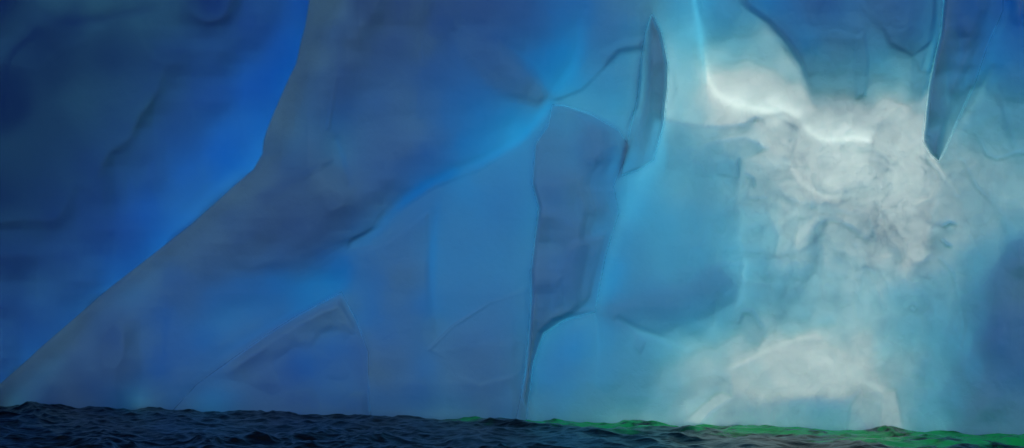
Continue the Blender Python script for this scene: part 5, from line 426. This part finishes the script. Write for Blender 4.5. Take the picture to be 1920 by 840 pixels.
# main cliff: every row starts at the ridge outline, so its left rim is a clean edge
re_ = np.array(pts(RECESS_EDGE)); VB = 860
vv = axis(-420, -30, VB, 900, 2.0); uu = axis(-10, 0, 1920, 2500, 2.0)
def edge_at(v): return np.interp(v, re_[:, 1], re_[:, 0]) + np.where(v > 770, -(v - 770) * 2.0, 0) + np.where(v < -40, (-40 - v) * .25, 0)
e = edge_at(vv)
s = np.linspace(0, 1, 1060)
hi = 2500.
UU = np.concatenate([e[:, None] + (1930 - e)[:, None] * s[None], np.tile(axis(1920, 1925, 1930, hi, 4.0)[None, 4:], (len(vv), 1))], 1)
UU = np.maximum.accumulate(UU, 1)
VV = np.repeat(vv[:, None], UU.shape[1], 1)
uc, vc = UU.clip(0, 1912), VV.clip(0, 800)
# reflect the tones beyond the frame so the cliff goes on with the same character
uc = np.where(UU > 1912, 1912 - (UU - 1912) * .6, uc); vc = np.where(VV < 0, -VV * .5, vc)
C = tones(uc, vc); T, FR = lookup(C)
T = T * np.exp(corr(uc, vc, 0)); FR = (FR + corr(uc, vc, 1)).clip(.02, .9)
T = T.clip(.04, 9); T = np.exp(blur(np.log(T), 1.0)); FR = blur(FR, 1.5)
Tb = blur(T, 14); T_main = T
rel, fine, ex, crust = relief(UU, VV, T); FR = (FR * (1 + crust)).clip(.02, .9)
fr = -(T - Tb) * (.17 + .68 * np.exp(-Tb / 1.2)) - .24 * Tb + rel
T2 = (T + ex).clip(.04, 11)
rim = np.exp(-(UU - edge_at(VV)) / 5.)             # rounded rim
fr = fr + rim * .5
bk = fr + T2; fr = fr + fine
inn = np.zeros(UU.shape)
for kind, a, b, c, d in LAYERS:
    if kind == 'part': inn = np.maximum(inn, ((sdist(pts(a), UU, VV) + .25) / 1.6 + .4).clip(0, 1))
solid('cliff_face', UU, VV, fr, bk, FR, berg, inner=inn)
def main_front(u, v, fr):
    """a value of the cliff face (relief, thickness) at frame points"""
    j = np.interp(v, vv, np.arange(len(vv))); row = np.clip(j, 0, len(vv) - 1.001); r0 = row.astype(int)
    out = np.zeros(u.shape)
    for i in np.unique(r0):
        m_ = r0 == i; out[m_] = np.interp(u[m_], UU[i], fr[i])
    return out

# recessed wall behind the ridge
ur = axis(-620, -10, 700, 760, 2.4)
UR, VR = np.meshgrid(ur, vv)
s = UR - edge_at(VR); 
keep = (s < 70); keep = keep[:-1, :-1]
uc, vc = np.abs(UR).clip(0, 700), np.where(VR < 0, -VR * .5, VR).clip(0, 760)
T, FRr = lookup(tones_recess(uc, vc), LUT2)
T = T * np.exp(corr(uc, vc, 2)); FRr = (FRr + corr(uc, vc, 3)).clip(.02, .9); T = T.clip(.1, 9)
T = np.exp(blur(np.log(T), 1.5)); Tb = blur(T, 20)
X = UR * .037; Z = VR * .037
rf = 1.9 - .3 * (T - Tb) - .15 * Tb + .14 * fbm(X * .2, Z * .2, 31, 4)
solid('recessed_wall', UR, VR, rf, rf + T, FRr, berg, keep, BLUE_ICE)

# thick pieces standing proud of the face and rooted in it
def proud(name, outline, soft, res=2.0):
    P = pts(outline); a = np.array(P); u0, v0 = a.min(0) - 16; u1, v1 = a.max(0) + 16
    u, v = np.meshgrid(np.arange(u0, u1, res), np.arange(max(v0, -310), min(v1, 870), res))
    sd = sdist(P, u, v); keep = sd > -7
    C = tones(u.clip(0, 1912), np.abs(v).clip(0, 800), name); T, fz = lookup(C)
    T = T * np.exp(corr(u, v, 0)); fz = (fz + corr(u, v, 1)).clip(.02, .9); T = T.clip(.04, 9); T = np.exp(blur(np.log(T), 1))
    mf = main_front(u, v, fr); mT = main_front(u, v, T2); mb = main_front(u, v, T_)
    h = np.maximum(T - mb, 0.0).clip(0, 2.5)
    h = h * sm(sd / soft) + .01 + .02 * sm(sd / 8) + np.where(sd < -2, (sd + 2) * .05, 0)
    f = mf - h
    back = np.minimum(mf + .25, mf + mT * .6)
    return solid(name, u, v, f, np.maximum(back, f + .02), fz, berg, keep[:-1, :-1], inner=(.3 - (sd + .25) / 1.6).clip(0, 1), inner_back=1.)
T_ = T_main
for kind, a, b, c, d in LAYERS:
    if kind == 'part': proud(d[0], a, d[3])
# ---------------------------------------------------------------- sea
def sea():
    xs = axis(-6000, -42, 36, 6000, .115); ys = axis(-3000, 82, 131, 9000, .105)
    X, Y = np.meshgrid(xs, ys); rs = np.random.RandomState(4); Zs = np.zeros(X.shape); DX = np.zeros(X.shape); DY = np.zeros(X.shape)
    for i in range(90):
        lam = .4 * (7 / .4) ** (rs.rand()); th = R(205) + rs.randn() * .75; k = 2 * math.pi / lam
        a = .0062 * lam ** .98; ph = rs.rand() * 6.28; cx, cy_ = math.cos(th), math.sin(th)
        arg = k * (X * cx + Y * cy_) + ph
        Zs += a * np.cos(arg); DX -= a * cx * np.sin(arg) * .9; DY -= a * cy_ * np.sin(arg) * .9
    grp = 1 + .8 * fbm(X * .12, Y * .12, 91, 2)
    fade = sm((X + 90) / 45) * sm((85 - X) / 45) * sm((Y - 40) / 35) * sm((190 - Y) / 45) * grp
    P = np.stack([X + DX * fade, Y + DY * fade, Zs * fade], -1).reshape(-1, 3)
    n, m = X.shape; idx = np.arange(n * m).reshape(n, m)
    q = np.stack([idx[:-1, :-1], idx[:-1, 1:], idx[1:, 1:], idx[1:, :-1]], -1).reshape(-1, 4)
    me = bpy.data.meshes.new('sea'); me.vertices.add(len(P)); me.vertices.foreach_set('co', P.ravel())
    me.loops.add(q.size); me.loops.foreach_set('vertex_index', q.ravel()); me.polygons.add(len(q)); me.polygons.foreach_set('loop_start', np.arange(0, q.size, 4))
    me.update(calc_edges=True); me.polygons.foreach_set('use_smooth', np.ones(len(q), bool))
    # green light through the ice, painted as water colour along its foot at right
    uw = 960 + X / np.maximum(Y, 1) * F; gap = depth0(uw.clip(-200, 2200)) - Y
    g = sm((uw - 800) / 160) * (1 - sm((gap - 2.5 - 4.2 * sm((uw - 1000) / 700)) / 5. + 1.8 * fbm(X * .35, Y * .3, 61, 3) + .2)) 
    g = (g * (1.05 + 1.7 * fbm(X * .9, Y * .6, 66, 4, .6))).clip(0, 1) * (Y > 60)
    at = me.attributes.new('ice_glow', 'FLOAT', 'POINT'); at.data.foreach_set('value', g.ravel().astype('f'))
    mt = bpy.data.materials.new('sea_water'); mt.use_nodes = True; t = mt.node_tree; bs = t.nodes['Principled BSDF']; N = t.nodes.new; K = t.links.new
    a = N('ShaderNodeAttribute'); a.attribute_name = 'ice_glow'
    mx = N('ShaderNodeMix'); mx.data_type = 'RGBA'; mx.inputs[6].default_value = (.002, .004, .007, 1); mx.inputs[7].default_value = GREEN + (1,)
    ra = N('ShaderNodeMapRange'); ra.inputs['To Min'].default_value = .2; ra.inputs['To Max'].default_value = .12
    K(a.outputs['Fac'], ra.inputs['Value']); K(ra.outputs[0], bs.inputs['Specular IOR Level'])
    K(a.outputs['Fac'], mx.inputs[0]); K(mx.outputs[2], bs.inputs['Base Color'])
    bs.inputs['Roughness'].default_value = .16; bs.inputs['IOR'].default_value = 1.22
    tc = N('ShaderNodeTexCoord'); nz = N('ShaderNodeTexNoise'); nz.inputs['Scale'].default_value = 5.; nz.inputs['Detail'].default_value = 4
    K(tc.outputs['Object'], nz.inputs['Vector']); bp = N('ShaderNodeBump'); bp.inputs['Strength'].default_value = .6; bp.inputs['Distance'].default_value = .05
    K(nz.outputs['Fac'], bp.inputs['Height']); K(bp.outputs[0], bs.inputs['Normal'])
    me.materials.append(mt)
    o = bpy.data.objects.new('sea', me); sc.collection.objects.link(o); o['kind'] = 'structure'
    o['label'] = 'dark choppy sea with green glow painted on the water along the foot of the iceberg at right'
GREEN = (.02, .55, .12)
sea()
